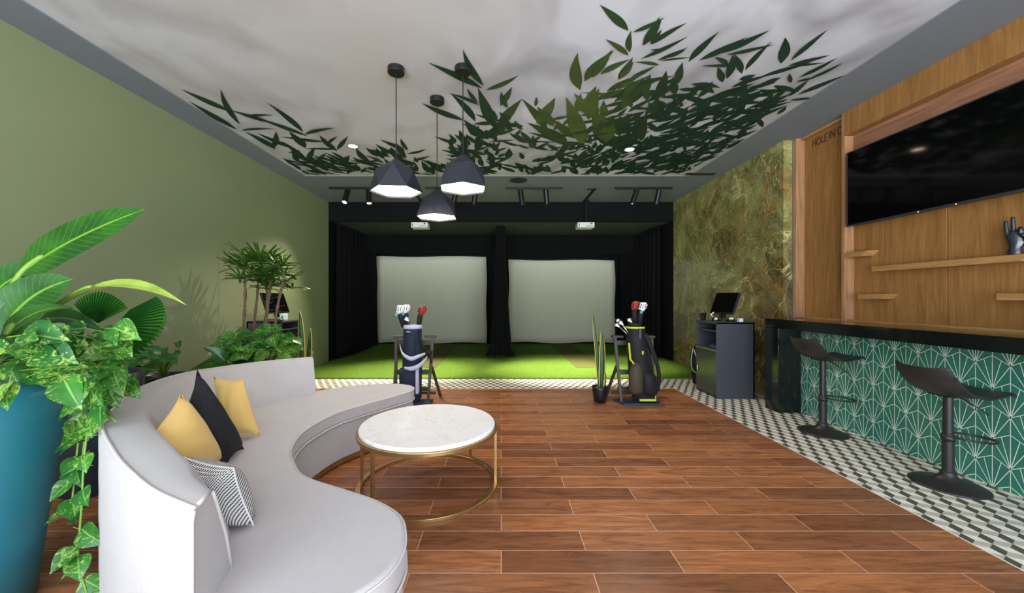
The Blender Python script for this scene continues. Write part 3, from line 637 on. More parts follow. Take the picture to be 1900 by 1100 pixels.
loft([oval((lx(.5)+.10, by_-.03), .045, .05, .3), oval((lx(.5)+.10, by_-.03), .055, .06, .36), oval((lx(.7)+.09, by_-.03), .055, .06, .66), oval((lx(.8)+.06, by_-.02), .035, .04, .78)]).build('pocket', 'black_nylon', kb, True)
MB().box((bx_-.06, by_-.112, .05), (bx_+.13, by_-.10, .075)).box((bx_+.13, by_-.11, .05), (bx_+.14, by_-.09, .12)).tube([(lx(.7)-.12, by_-.05, .75), (lx(.5)-.135, by_-.07, .55), (lx(.5)-.10, by_-.1, .5)], .012, 6).build('lime_trim', 'lime', kb)
MB().box((lx(.9)+.0, by_-.125, .80), (lx(.9)+.03, by_-.108, .93)).build('handle', 'slate', kb, bevel=.004)
MB().box((lx(.6)+.0, by_-.125, .62), (lx(.6)+.02, by_-.117, .66)).build('logo', 'lime', kb)
MB().tube(catmull([(lx(.85)+.09, by_-.08, .86), (lx(.6)+.16, by_-.10, .6), (lx(.4)+.2, by_-.08, .36), (lx(.2)+.17, by_-.05, .16)], 6), .018, 8, flat=1.4).build('strap', 'black_nylon', kb, True)
club(lx(.9)-.0, by_+.02, .75, P(1177, 568, 4.74), 'red', 'red headed club standing up beside the white one in the black bag', 'clubs in the golf bags')
club(lx(.9)+.03, by_+.02, .75, P(1190, 570, 4.74), 'white', 'white headed driver, tallest in the black bag', 'clubs in the golf bags')
for i, (u, v) in enumerate(((1156, 602), (1151, 598), (1149, 606))):
    club(lx(.9)-.05, by_-.02, .8, P(u, v, 4.66+.03*i), 'iron', ['iron closest to the bag rim, leaning left from the black bag', 'topmost iron leaning left out of the black bag', 'lowest, outermost iron leaning left from the black bag'][i], 'clubs in the golf bags')
club(lx(.9)-.02, by_-.02, .8, P(1172, 597, 4.68), 'iron', 'single iron head upright beneath the red headed club', 'clubs in the golf bags')

# ------------------------------------------------------------------ leaves
def leaf(mb, p0, p1, p2, nrm, w, prof, fold=.12, mi=0, cols=2, wave=0.0):
    p0, p1, p2, nrm = Vector(p0), Vector(p1), Vector(p2), Vector(nrm); n = len(prof); rows = []; uvs = []
    k = cols*2+1; vs = []
    for i, pr in enumerate(prof):
        t = i/(n-1); c = p0*(1-t)**2+p1*2*t*(1-t)+p2*t*t; d = ((p1-p0)*(1-t)+(p2-p1)*t).normalized()
        sd = d.cross(nrm); sd = sd.normalized() if sd.length > 1e-4 else Vector((1, 0, 0)); up = sd.cross(d).normalized()
        for j in range(k):
            q = (j/(k-1)-.5)*2; vs.append(c+sd*q*pr*w/2+up*(abs(q)**1.3*fold*w*pr+math.sin(i*2.1+j)*wave*w)); uvs.append((j/(k-1), t))
    fs = [(i*k+j, i*k+j+1, (i+1)*k+j+1, (i+1)*k+j) for i in range(n-1) for j in range(k-1)]
    mb.add(vs, fs, mi, uvs)
LANCE = [.03, .35, .68, .9, 1, .98, .88, .7, .45, .2, .0]
BROAD = [.15, .6, .86, .97, 1, 1, .98, .93, .84, .68, .42, .0]
HEART = [.35, .88, 1, .97, .85, .66, .42, .18, 0]
def frame(d):
    d = d.normalized(); a = Vector((0, 0, 1)) if abs(d.z) < .9 else Vector((0, 1, 0)); s = d.cross(a).normalized(); return s, s.cross(d)
# planter in the foreground
pc = Vector((-2.21, 1.55, 0))
bp = thing('planter', 'tall glossy teal planter at the left edge beside the sofa', 'planter', tuple(pc))
MB().lathe([(.16, .0), (.205, .01), (.235, .3), (.275, .62), (.302, .82), (.302, .88), (.285, .925), (.255, .95), (.22, .955), (.205, .94), (.20, .90)], pc, 56, capt=False).build('pot', 'teal_pot', bp, True)
MB().lathe([(.205, 0), (.19, .01)], pc+Vector((0, 0, .90)), 32).build('soil', 'soil', bp)
bl = thing('broad_leaf_plant', 'broad glossy leaved plant rising from the teal planter', 'plant', tuple(pc+Vector((0, 0, .905))))
base = pc+Vector((.02, 0, .92))
def big(name, pts, D, w, nrm, mat='big_leaf', prof=LANCE, petiole=True, fold=.1, wave=.0, lw=.012):
    a, b, c = [P(u, v, d) for (u, v), d in zip(pts, D)]
    m = MB(); leaf(m, a, b*1.0, c, nrm, w, prof, fold, wave=wave, cols=3); o = m.build('leaf', mat, bl, True)
    if petiole:
        MB().tube(catmull([base, base*.45+a*.55+Vector((0, 0, .03)), a, a*.5+b*.5+Vector((0, 0.004, 0))], 5), [lw*1.4]+[lw]*14+[lw*.5], 8).build('petiole', 'stem', o, True)
big('l', [(38, 508), (120, 440), (270, 388)], (1.72, 1.75, 1.85), .205, (.0, -1, .35), prof=BROAD, fold=.04)
big('l', [(115, 560), (225, 500), (348, 567)], (1.72, 1.62, 1.6), .085, (.1, -.45, .9), 'pale_leaf', fold=.25)
big('l', [(-8, 650), (20, 545), (136, 518)], (1.58, 1.6, 1.7), .21, (.35, -1, .5), prof=BROAD, fold=.05)
big('l', [(-60, 640), (-10, 490), (80, 512)], (1.62, 1.7, 1.8), .19, (.1, -1, .45), prof=BROAD)
big('l', [(-5, 640), (50, 560), (142, 572)], (1.45, 1.5, 1.6), .10, (.2, -.5, .9))
big('l', [(30, 622), (100, 560), (195, 618)], (1.75, 1.8, 1.85), .12, (.1, -.6, .9), 'monstera')
big('l', [(-60, 700), (-40, 600), (12, 560)], (1.35, 1.4, 1.45), .1, (.6, -1, .1))
# pothos over the rim and down
def pothos(root, seeds, rnd, size=(.06, .1), mat='pothos', name='foliage', stems=True):
    m = MB(); st = MB()
    for p, out in seeds:
        p = Vector(p); out = Vector(out).normalized()
        L = rnd.uniform(*size); d = (out+Vector((rnd.gauss(0, .35), rnd.gauss(0, .35), rnd.gauss(-.15, .35)))).normalized()
        nr = (Vector((rnd.gauss(.1, .5), -.8+rnd.gauss(0, .35), .75))+out*.3).normalized()
        a = p+d*.012; leaf(m, a, a+d*L*.5+nr*L*.07, a+d*L-nr*L*.12, nr, L*.78, HEART, .13, cols=2)
        if stems: st.tube([p-d*.04-Vector((0, 0, .02)), a+d*L*.08], .0016, 5)
    o = m.build(name, mat, root, True)
    if stems: st.build('stems', 'stem', root)
    return o
r1 = random.Random(5)
pt = thing('pothos', 'variegated pothos spilling over the teal planter beside the sofa', 'plant', tuple(pc+Vector((.05, -.05, .93))))
sd = []
for i in range(80):
    u, v = r1.uniform(-20, 225), r1.gauss(652, 26)
    if v > 695 and u < 115: v -= 30
    if v < 600: continue
    if u > 200 and v > 690: continue
    d = r1.uniform(1.36, 1.72) if u < 120 else r1.uniform(1.55, 1.8)
    sd.append((P(u, v, d), (1 if r1.random() < .7 else -.7, -.4, -.1)))
for u, v, d in ((18, 705, 1.25), (118, 700, 1.3), (150, 690, 1.5), (165, 715, 1.55), (230, 705, 1.75), (190, 745, 1.6), (215, 640, 1.6), (95, 610, 1.55), (50, 630, 1.45)):
    for _ in range(2): sd.append((P(u, v, d), (.6, -.5, -.4)))
pothos(pt, sd, r1, (.085, .15))
# hanging vines
vm = MB()
paths = [[(185, 725, 1.62), (165, 790, 1.60), (156, 850, 1.58), (152, 930, 1.57), (147, 1000, 1.56), (145, 1050, 1.55), (158, 1090, 1.54), (163, 1115, 1.54)],
         [(160, 710, 1.66), (150, 780, 1.66), (142, 850, 1.65), (135, 920, 1.64), (133, 960, 1.63)], [(200, 715, 1.70), (180, 760, 1.68), (160, 800, 1.66), (150, 880, 1.66)]]
sd2 = []
for k, pa in enumerate(paths):
    pts = catmull([P(u, v, d) for u, v, d in pa], 6); vm.tube(pts, .0038, 6)
    n = (15, 8, 6)[k]
    for i in range(n):
        if k == 0 and i > 11 and i % 2: continue
        p = pts[min(len(pts)-1, int(i/n*len(pts)*.97))]; sg = -1 if i % 2 else 1
        sd2.append((p, (sg*.8 if k else sg, -.5, -.45)))
vm.build('vine', 'stem', pt, True)
pothos(pt, sd2, r1, (.085, .125), name='hanging_leaves')
# ------------------------------------------------------------------ plants behind the sofa
def pot(c, r, h, mat, label, name='planter', n=36):
    t = thing(name, label, 'planter', c)
    MB().lathe([(r*.72, .0), (r*.78, .01), (r*.92, h*.5), (r, h), (r*.93, h), (r*.91, h-.04)], c, n, capt=False).build('pot', mat, t, True)
    MB().lathe([(r*.92, h-.05), (r*.9, h-.035)], c, n).build('soil', 'soil', t); return t
c2 = Vector((-2.78, 2.62, 0)); pot(tuple(c2), .24, .78, 'navy_pot', 'dark navy planter behind the sofa under the fan palm')
fp = thing('fan_palm', 'round pleated fan palm behind the teal planter', 'plant', (c2.x, c2.y, .74))
def fan(root, centre, r, axis, nrm, spread, n, mat='fan'):
    axis = Vector(axis).normalized(); nrm = Vector(nrm); nrm = (nrm-axis*nrm.dot(axis)).normalized(); sd = axis.cross(nrm); m = MB(); vs = [centre]; k = n*2
    for i in range(k+1):
        a = (i/k-.5)*spread; d = axis*math.cos(a)+sd*math.sin(a); rr = r*(1 if i % 2 else .955)*(1-.12*abs(i/k-.5)); vs.append(centre+d*rr*.5+nrm*(.022 if i % 2 else -.018)*r/.2)
    for i in range(k+1):
        a = (i/k-.5)*spread; d = axis*math.cos(a)+sd*math.sin(a); rr = r*(1 if i % 2 else .90)*(1-.12*abs(i/k-.5)); vs.append(centre+d*rr+nrm*((.02 if i % 2 else -.02)*r/.2-r*.10))
    fs = [(0, 1+i, 2+i) for i in range(k)]+[(1+i, 2+k+i, 3+k+i, 2+i) for i in range(k)]
    uv = [(.5, 0)]+[(.5 if i % 2 else .2, .5) for i in range(k+1)]+[(.5 if i % 2 else .2, 1) for i in range(k+1)]; m.add(vs, fs, 0, uv); return m.build('leaf', mat, root)
for (u, v, d, r, ax, nr, sp) in ((182, 600, 2.35, .20, (.05, .0, 1), (.1, -1, .5), 1.9), (206, 612, 2.25, .30, (1, .0, .12), (.3, -1, .75), 1.9), (140, 620, 2.45, .2, (-.9, 0, .3), (-.3, -1, .3), 1.9), (165, 640, 2.3, .2, (.5, -.2, -.5), (.3, -.7, .9), 2.2), (120, 615, 2.2, .16, (-.3, -.2, .5), (.3, -.7, .9), 1.8)):
    cc = P(u, v, d); lf = fan(fp, cc, r, ax, nr, sp, 20)
    MB().tube(catmull([(c2.x, c2.y, .75), (c2+cc)/2+Vector((0, 0, .45)), cc], 5), .006, 6).build('petiole', 'stem', lf, True)
# monstera-like dark plant
c3 = Vector((-2.98, 3.35, 0)); pot(tuple(c3), .18, .62, 'black_pot', 'black planter against the green wall under the dark drooping leaves')
dm = thing('dark_leaf_plant', 'dark lobed leaf plant low against the green wall behind the sofa', 'plant', (c3.x, c3.y, .58)); r3 = random.Random(9)
m = MB(); st = MB()
for i in range(26):
    u, v = r3.uniform(262, 335), 0; v = 690-(u-262)*.55+r3.uniform(-22, 18); d = r3.uniform(3.0, 3.35); p = P(u, v, d)
    dr = Vector((r3.choice((-1, 1))*r3.uniform(.4, 1), -.4, r3.uniform(-.3, .45))).normalized(); L = r3.uniform(.10, .17)
    leaf(m, p, p+dr*L*.5+Vector((0, 0, .02)), p+dr*L-Vector((0, 0, .03)), (r3.gauss(0, .3), -.7, .8), L*.55, [.2, .7, 1, .75, .95, .6, .7, .3, 0], .1)
    st.tube(catmull([(c3.x, c3.y, .6), (p+c3+Vector((0, 0, .75)))/2 if False else Vector(((p.x+c3.x)/2, (p.y+c3.y)/2, .72)), p], 4), .004, 5)
m.build('foliage', 'monstera', dm, True); st.build('stems', 'stem', dm, True)
# pothos heap behind sofa + rhapis palm
c4 = Vector((-2.62, 3.95, 0)); pot(tuple(c4), .2, .68, 'navy_pot', 'dark blue planter behind the sofa at the foot of the slender palm')
c5 = Vector((-2.95, 4.45, 0)); pot(tuple(c5), .24, .72, 'black_pot', 'black planter beside the green wall holding the slender palm')
bp2 = thing('pothos', 'bushy light green pothos behind the far end of the sofa back', 'plant', (c4.x, c4.y, .64)); sd = []
for i in range(75):
    u = r1.uniform(415, 545); v = 650+r1.gauss(0, 14)-(10 if 430 < u < 530 else -6); sd.append((P(u, min(v, 676), r1.uniform(3.75, 4.2)), (r1.choice((-1, 1)), -.6, -.1)))
pothos(bp2, sd, r1, (.13, .20))
lp = thing('broad_leaf_plant', 'three bright broad leaves rising just over the sofa back', 'plant', (-2.42, 3.55, .0))
for (a, b, c, w) in (((420, 672), (400, 650), (374, 643), .12), ((420, 668), (395, 672), (352, 686), .13), ((425, 672), (440, 655), (462, 668), .10)):
    mm = MB(); A, B, D_ = P(*a, 3.6), P(*b, 3.55), P(*c, 3.5); leaf(mm, A, B, D_, (.1, -.8, .6), w, HEART, .1, cols=3); lo = mm.build('leaf', 'pothos' if w < .115 else 'big_leaf', lp, True)
    MB().tube(catmull([(-2.42, 3.55, .62), (A+Vector((-2.42, 3.55, .62)))/2, A], 3), .005, 6).build('petiole', 'stem', lo, True)
MB().lathe([(.09, 0), (.13, .62), (.12, .62), (.11, .58)], (-2.42, 3.55, 0), 28, capt=False).build('pot', 'black_pot', lp, True)
MB().lathe([(.115, .58), (.11, .59)], (-2.42, 3.55, 0), 24).build('soil', 'soil', lp)
rp = thing('slender_palm', 'slender multi stemmed palm standing against the green wall', 'plant', (c5.x, c5.y, .68)); r4 = random.Random(21)
stems = [((450, 665), (452, 610), (455, 545), (453, 500), 4.35), ((492, 665), (494, 600), (500, 545), (505, 510), 4.3), ((485, 665), (488, 620), (496, 560), (490, 495), 4.4), ((505, 668), (512, 590), (520, 545), (528, 510), 4.25), ((470, 665), (472, 600), (478, 540), (480, 490), 4.5)]
for k, s_l in enumerate(stems):
    D_ = s_l[-1]; pts = catmull([P(u, v, D_) for u, v in s_l[:4]], 5); n = len(pts)
    pts[0] = Vector((c5.x+.04*(k-2), c5.y+.02*(k % 2), .69)); pts = [pts[0]]+pts[2:]
    o = MB().tube(pts, [.014+.004*math.sin(i*2.3) if i < n*.7 else .007 for i in range(len(pts))], 8).build('stem', 'bark', rp, True)
    fz = MB()
    for q in range(26):
        p = pts[r4.randrange(2, len(pts))]; e = Vector((r4.gauss(0, 1), r4.gauss(0, 1), r4.uniform(.2, 1))).normalized(); fz.tube([p, p+e*r4.uniform(.03, .08)], .0022, 4)
    fz.build('fibres', 'bark', o)
    m = MB(); ps = MB(); top = pts[-1]
    for f in range(9):
        a = r4.uniform(0, 2*PI); el = r4.uniform(-.1, .9); dr = Vector((math.cos(a), math.sin(a)*.8, el)).normalized(); cc = top+dr*r4.uniform(.06, .22)+Vector((0, 0, r4.uniform(-.20, .04)))
        if abs(cc.x) > 3.3: cc.x = -3.25
        ps.tube([top, cc], .003, 5); s1, u1 = frame(dr); nl = r4.randint(7, 9)
        for j in range(nl):
            an = (j/(nl-1)-.5)*3.4; d2 = (dr*math.cos(an)+s1*math.sin(an)+Vector((0, 0, .1))).normalized(); L = r4.uniform(.17, .29)*(1-.25*abs(an)/1.7)
            tipp = cc+d2*L+Vector((0, 0, L*r4.uniform(-.35, .3)))
            if tipp.x < -3.46: tipp.x = -3.46
            leaf(m, cc, cc+d2*L*.55+Vector((0, 0, .01)), tipp, u1+Vector((0, -.3, .2)), .026, [.3, .8, 1, 1, 1, .9, .6], .15, cols=1)
    m.build('fronds', 'palm', rp, True); ps.build('petioles', 'stem', rp)
# snake plants
def snake(root, base, tips, D=None):
    for (bu, tu, tv, w, d) in tips:
        b = Vector(base)+Vector(bu); t = P(tu, tv, d) if d else Vector(tv); m = MB(); mid = (b+t)/2+Vector((.02, -.02, 0))
        n = 12; vs = []; prof = [.45, .7, .9, 1, 1, 1, .97, .92, .82, .66, .42, .0]
        for i in range(n):
            s = i/(n-1); c = b*(1-s)**2+mid*2*s*(1-s)+t*s*s; sx = Vector((math.cos(.5*s), math.sin(.5*s)*.6, 0)).normalized(); ny = Vector((0, -1, 0))
            for q, dz in ((-1, 0), (-.72, .006), (0, .014), (.72, .006), (1, 0)): vs.append(c+sx*q*w/2*prof[i]-ny*-dz)
        m.add(vs, [(i*5+j, i*5+j+1, (i+1)*5+j+1, (i+1)*5+j) for i in range(n-1) for j in (1, 2)], 0)
        m.add(vs, [(i*5+j, i*5+j+1, (i+1)*5+j+1, (i+1)*5+j) for i in range(n-1) for j in (0, 3)], 1)
        solid(m.build('leaf', ['snake', 'snake_edge'], root, True), .004)
sp_c = P(1113, 748, 4.78); sc_ = (1.235, 4.76, 0)
sn = thing('snake_plant', 'small snake plant in a black pot beside the black golf bag', 'plant', sc_)
MB().lathe([(.06, .001), (.07, .005), (.085, .08), (.094, .17), (.094, .2), (.086, .2), (.082, .18)], sc_, 32, capt=False).build('pot', 'black_pot', sn, True)
MB().lathe([(.084, .165), (.07, .178)], sc_, 24).build('gravel', 'pebble', sn)
snake(sn, (1.235, 4.76, .17), [((-.005, .01, 0), 1099, 580, .055, 4.80), ((.012, -.01, 0), 1116, 611, .085, 4.75), ((.05, -.01, 0), 1122, 688, .02, 4.75)])
sc2 = (-2.62, 5.05, 0); sn2 = thing('snake_plant', 'yellow edged snake plant at the end of the sofa near the turf', 'plant', sc2)
MB().lathe([(.09, .001), (.1, .005), (.13, .3), (.12, .3), (.11, .27)], sc2, 32, capt=False).build('pot', 'black_pot', sn2, True)
MB().lathe([(.115, .26), (.1, .27)], sc2, 24).build('soil', 'soil', sn2)
snake(sn2, (-2.62, 5.05, .26), [((-.02, 0, 0), 557, 576, .085, 5.0), ((.04, 0, 0), 576, 608, .07, 5.0), ((.0, .05, 0), 580, 652, .05, 5.1)])

# ------------------------------------------------------------------ sofa
SZ, BZ = .44, .75
outer = [(-.80,.985),(-.98,1.07),(-1.144,1.172),(-1.39,1.35),(-1.77,1.67),(-2.01,1.98),(-2.235,2.33),(-2.34,2.73),(-2.25,3.04),(-2.05,3.33),(-1.77,3.55)]
oc = catmull([(x, y, 0) for x, y in outer], 6); no = len(oc)
sofa = thing('curved_sofa', 'curved cream fabric sofa with low wraparound back and gold plinth', 'sofa', (-1.5, 2.3, 0))
def nrm_in(i):
    a, b = oc[max(0, i-1)], oc[min(no-1, i+1)]; d = (b-a).normalized(); return Vector((d.y, -d.x, 0))
def lerp(tab, t):
    for (a, b), (c, d) in zip(tab, tab[1:]):
        if a <= t <= c: return b+(d-b)*(t-a)/(c-a)
    return tab[-1][1]
TT = [(0, .12), (.15, .15), (.3, .17), (.6, .16), (1, .09)]; TBm = [(0, .25), (.3, .30), (.55, .36), (.8, .40), (1, .20)]
rings = []
for i in range(no):
    k = i/(no-1); n = (nrm_in(i)*min(1, k/.22)+Vector((-.27, .96, 0))*max(0, 1-k/.22)).normalized(); o = oc[i]; tt, tb_ = lerp(TT, k), lerp(TBm, k)
    rings.append([o+Vector((0, 0, .06)), o+Vector((0, 0, .40)), o+Vector((0, 0, BZ-.03)), o+n*.012+Vector((0, 0, BZ-.006)), o+n*.03+Vector((0, 0, BZ)),
                  o+n*(tt-.03)+Vector((0, 0, BZ)), o+n*(tt-.01)+Vector((0, 0, BZ-.008)), o+n*(tt+.006)+Vector((0, 0, BZ-.035)), o+n*((tt+tb_)/2+.01)+Vector((0, 0, (BZ+SZ)/2-.02)), o+n*tb_+Vector((0, 0, SZ-.03)), o+n*tb_+Vector((0, 0, .06))])
def ringmesh(rings):
    n = len(rings[0]); vs = [p for r in rings for p in r]; k = len(rings)
    fs = [(i*n+j, i*n+(j+1) % n, (i+1)*n+(j+1) % n, (i+1)*n+j) for i in range(k-1) for j in range(n)]+[tuple(range(n-1, -1, -1)), tuple((k-1)*n+j for j in range(n))]
    return MB().add(vs, fs)
bk = ringmesh(rings).build('backrest', 'sofa', sofa, True, bevel=.012, seg=3, angle=60)
MB().tube([r[3]+Vector((0, 0, .004)) for r in rings], .006, 8).tube([rings[0][4], (rings[0][4]+rings[0][5])/2, rings[0][5]], .0055, 8).tube([rings[0][j]+Vector((0, -.002, 0)) for j in (0, 1, 2, 3)], .005, 8).tube([rings[0][j]+Vector((.002, 0, 0)) for j in (6, 7, 8, 9)], .005, 8).build('piping', 'seam', bk, True)
seat_front = [(-.78,1.03),(-.62,1.0),(-.50,1.035),(-.41,1.108),(-.355,1.19),(-.335,1.28),(-.345,1.38),(-.40,1.515),(-.529,1.629),(-.708,1.725),(-.954,1.853),(-1.09,2.0),(-1.216,2.204),(-1.289,2.504),(-1.249,2.858),(-1.12,3.108),(-.95,3.367),(-.85,3.544),(-.835,3.64),(-.87,3.74),(-.95,3.80),(-1.08,3.84),(-1.30,3.825),(-1.5,3.74),(-1.66,3.6)]
sf = [(p.x, p.y) for p in catmull([(x, y, 0) for x, y in seat_front], 5)]
ins = [(oc[i]+nrm_in(i)*.05) for i in range(no-1, -1, -1)]
seat_poly = sf+[(p.x, p.y) for p in ins[1:-1]]
def area2(p): return sum(p[i-1][0]*p[i][1]-p[i][0]*p[i-1][1] for i in range(len(p)))
if area2(seat_poly) < 0: seat_poly = seat_poly[::-1]
def inset(poly, d):
    n = len(poly); out = []
    for i in range(n):
        a, b = Vector(poly[i-1]), Vector(poly[(i+1) % n]); t = (b-a).normalized(); out.append((poly[i][0]-t.y*d, poly[i][1]+t.x*d))
    return out
MB().prism(seat_poly, .335, SZ).build('seat_cushion', 'sofa', sofa, True, bevel=.022, seg=4)
MB().prism(inset(seat_poly, .012), .055, .338).build('base', 'sofa', sofa, True, bevel=.012, seg=2)
MB().prism(inset(seat_poly, .03), .0, .058).build('plinth', 'gold', sofa, True)
sfi = [Vector((x, y, 0)) for x, y in sf]
MB().tube([p+Vector((0, 0, .337)) for p in sfi], .006, 6).tube([p+Vector((0, 0, SZ-.012)) for p in sfi], .0035, 6).build('piping', 'seam', sofa, True)
# cushions
def cushion(name, q, th, mat, label):
    q = [Vector(p) for p in q]; c = sum(q, Vector())/4; n = 14; top, bot = [], []
    nr = (q[1]-q[3]).cross(q[0]-q[2]).normalized()
    for i in range(n+1):
        ra, rb = [], []; v = i/n
        for j in range(n+1):
            u = j/n; e = (1-(2*u-1)**2), (1-(2*v-1)**2)
            uu = .5+(u-.5)*(1-.10*e[1]*(1-.0)); vv = .5+(v-.5)*(1-.10*e[0])
            p = (q[0]*(1-uu)+q[1]*uu)*(1-vv)+(q[3]*(1-uu)+q[2]*uu)*vv
            h = th/2*(max(0, e[0]*e[1]))**.42; wr = .004*math.sin(u*17+v*9)*e[0]*e[1]
            ra.append(p+nr*(h+wr)); rb.append(p-nr*(h-wr))
        top.append(ra); bot.append(rb)
    t = thing(name, label, 'cushion', tuple(c), 'cushions on the curved sofa')
    m = MB().grid(top, uv=True).grid([r[::-1] for r in bot], uv=True)
    o = m.build('cover', mat, t, True)
    ed = top[0]+[r[-1] for r in top[1:]]+top[-1][::-1][1:]+[r[0] for r in top[::-1][1:-1]]
    MB().tube(ed, .003, 6, closed=True).build('seam', mat, t, True)
cushion('cushion', [(-1.831,2.42,.80), (-1.62,2.38,.79), (-1.49,2.35,.455), (-1.66,2.28,.455)], .15, 'mustard', 'mustard cushion farthest back, behind the black one')
cushion('cushion', [(-1.60,2.0,.92), (-1.45,2.14,.45), (-1.40,1.93,.45), (-1.56,1.84,.66)], .15, 'velvet', 'charcoal velvet cushion between the two mustard ones')
cushion('cushion', [(-1.575,1.87,.83), (-1.44,1.97,.45), (-1.42,1.66,.45), (-1.50,1.58,.68)], .19, 'mustard', 'mustard cushion nearest the viewer, leaning on the charcoal one')
cushion('cushion', [(-1.25,1.46,.70), (-1.0,1.42,.665), (-.925,1.42,.45), (-1.10,1.47,.44)], .17, 'hound', 'black and white woven cushion by the near end of the sofa back')

# ------------------------------------------------------------------ table
tc_ = Vector((-.51, 2.67, 0)); tb2 = thing('coffee_table', 'round white marble coffee table with slim gold frame', 'coffee table', tuple(tc_))
MB().lathe([(.455, .400), (.465, .404), (.465, .42), (.458, .428)], tc_, 96).build('tabletop', 'white_stone', tb2, True, bevel=.002)
def ringb(r0, r1, z0, z1): return MB().lathe([(r0, z0), (r1, z0), (r1, z1), (r0, z1), (r0, z0)], tc_, 96, capb=False, capt=False)
ringb(.44, .48, .378, .402).build('top_ring', 'gold', tb2, bevel=.002); ringb(.45, .484, .0, .022).build('base_ring', 'gold', tb2, bevel=.002)
for a in (0, 180, 56, 236):
    a = math.radians(a); p = tc_+Vector((math.cos(a), math.sin(a), 0))*.47; MB().bar(p+Vector((0, 0, .02)), p+Vector((0, 0, .38)), .018, .018, (math.cos(a), math.sin(a), 0)).build('leg', 'gold', tb2, bevel=.001)

# ------------------------------------------------------------------ bar counter
YN = .9
bc = thing('bar_counter', 'black stone bar counter with green fan patterned tile front', 'bar counter', (3.2, 2.6, 0))
cs = MB().box((3.14, YN, .955), (3.72, 4.52, 1.06)); cs.build('countertop', 'black_stone', bc, bevel=.003)
MB().box((3.14, 4.31, 0), (3.72, 4.52, .955)).build('end_panel', 'black_stone', bc, bevel=.003)
tfm = MB().box((3.40, YN, 0), (3.48, 4.31, .955)); a_, s3 = .0936, .115
XL = 3.3992
def seg(y0, z0, y1, z1, w=.0022):
    # clip to the front
    t0, t1 = 0., 1.; dy, dz = y1-y0, z1-z0
    for p, q in ((-dy, y0-YN), (dy, 4.31-y0), (-dz, z0), (dz, .955-z0)):
        if abs(p) < 1e-9:
            if q < 0: return
        else:
            r = q/p
            if p < 0: t0 = max(t0, r)
            else: t1 = min(t1, r)
    if t0 >= t1: return
    A, B = Vector((y0+dy*t0, z0+dz*t0)), Vector((y0+dy*t1, z0+dz*t1)); d = (B-A).normalized(); n = Vector((-d.y, d.x))*w
    q = [A+n, B+n, B-n, A-n]; tfm.add([(XL, p.x, p.y) for p in q], [(0, 1, 2, 3)], 1)
for col in range(-20, 21):
    y = 2.536+col*a_
    for row in range(-2, 5):
        z = .50-.345*2+row*.345+(.1725 if col % 2 else 0)
        seg(y, z, y, z+.23); seg(y, z+.23, y, z+.345)
        for sg in (-1, 1):
            seg(y, z, y+sg*a_, z+.1725); seg(y, z, y+sg*a_, z+.0575); seg(y, z, y+sg*a_*.5, z+.2012)
tfm.build('tile_front', ['green_tile', 'tile_line'], bc)
# oak wall unit
ob = thing('oak_wall_panel', 'warm oak wall panelling behind the bar counter', 'wall panel', (3.66, 2.7, 1.06))
MB().box((3.705, YN, 1.06), (3.719, 3.152, CZ-.001)).box((3.70, 3.158, 1.06), (3.719, 4.02, CZ-.001)).build('panel', 'oak', ob)
MB().box((3.705, 4.02, 1.06), (3.719, 4.69, CZ-.001)).build('panel', 'oak', ob)
for y0, y1 in ((3.985, 4.02), (4.64, 4.69)): MB().box((3.60, y0, 1.06), (3.705, y1, CZ-.001)).build('upright', 'oak_y', ob, bevel=.001)
MB().box((3.60, YN, 3.0), (3.70, 3.985, CZ-.001)).build('fascia', 'oak', ob, bevel=.001)
MB().box((3.692, YN, 2.70), (3.704, 3.98, 3.0)).build('recess_board', 'cove', ob)
MB().box((3.66, 4.02, CZ-.03), (3.705, 4.64, CZ-.001)).build('top_rail', 'oak_s', ob)
MB().box((3.62, YN, 1.06), (3.70, 3.985, 1.078)).box((3.65, 4.02, 1.06), (3.705, 4.64, 1.075)).build('bottom_rail', 'oak_s', ob)
fc = bpy.data.curves.new('lettering', 'FONT'); fc.body = 'HOLE IN ONE'; fc.size = .10; fc.extrude = .0015; fc.space_character = 1.0
fo = bpy.data.objects.new('lt', fc); C.objects.link(fo); dg = bpy.context.evaluated_depsgraph_get(); lm = bpy.data.meshes.new_from_object(fo.evaluated_get(dg)); bpy.data.objects.remove(fo)
xs = [v.co.x for v in lm.vertices]; wdt = max(xs)-min(xs)
for v in lm.vertices: v.co = Vector((3.7035+v.co.z, 4.52-(v.co.x-min(xs))/wdt*.50, 3.09+v.co.y*1.3))-ob.location
lm.materials.clear(); lm.materials.append(mt['engraved']); lo = bpy.data.objects.new('lettering', lm); C.objects.link(lo); lo.parent = ob; lo['label'] = 'dark engraved words HOLE IN ONE'
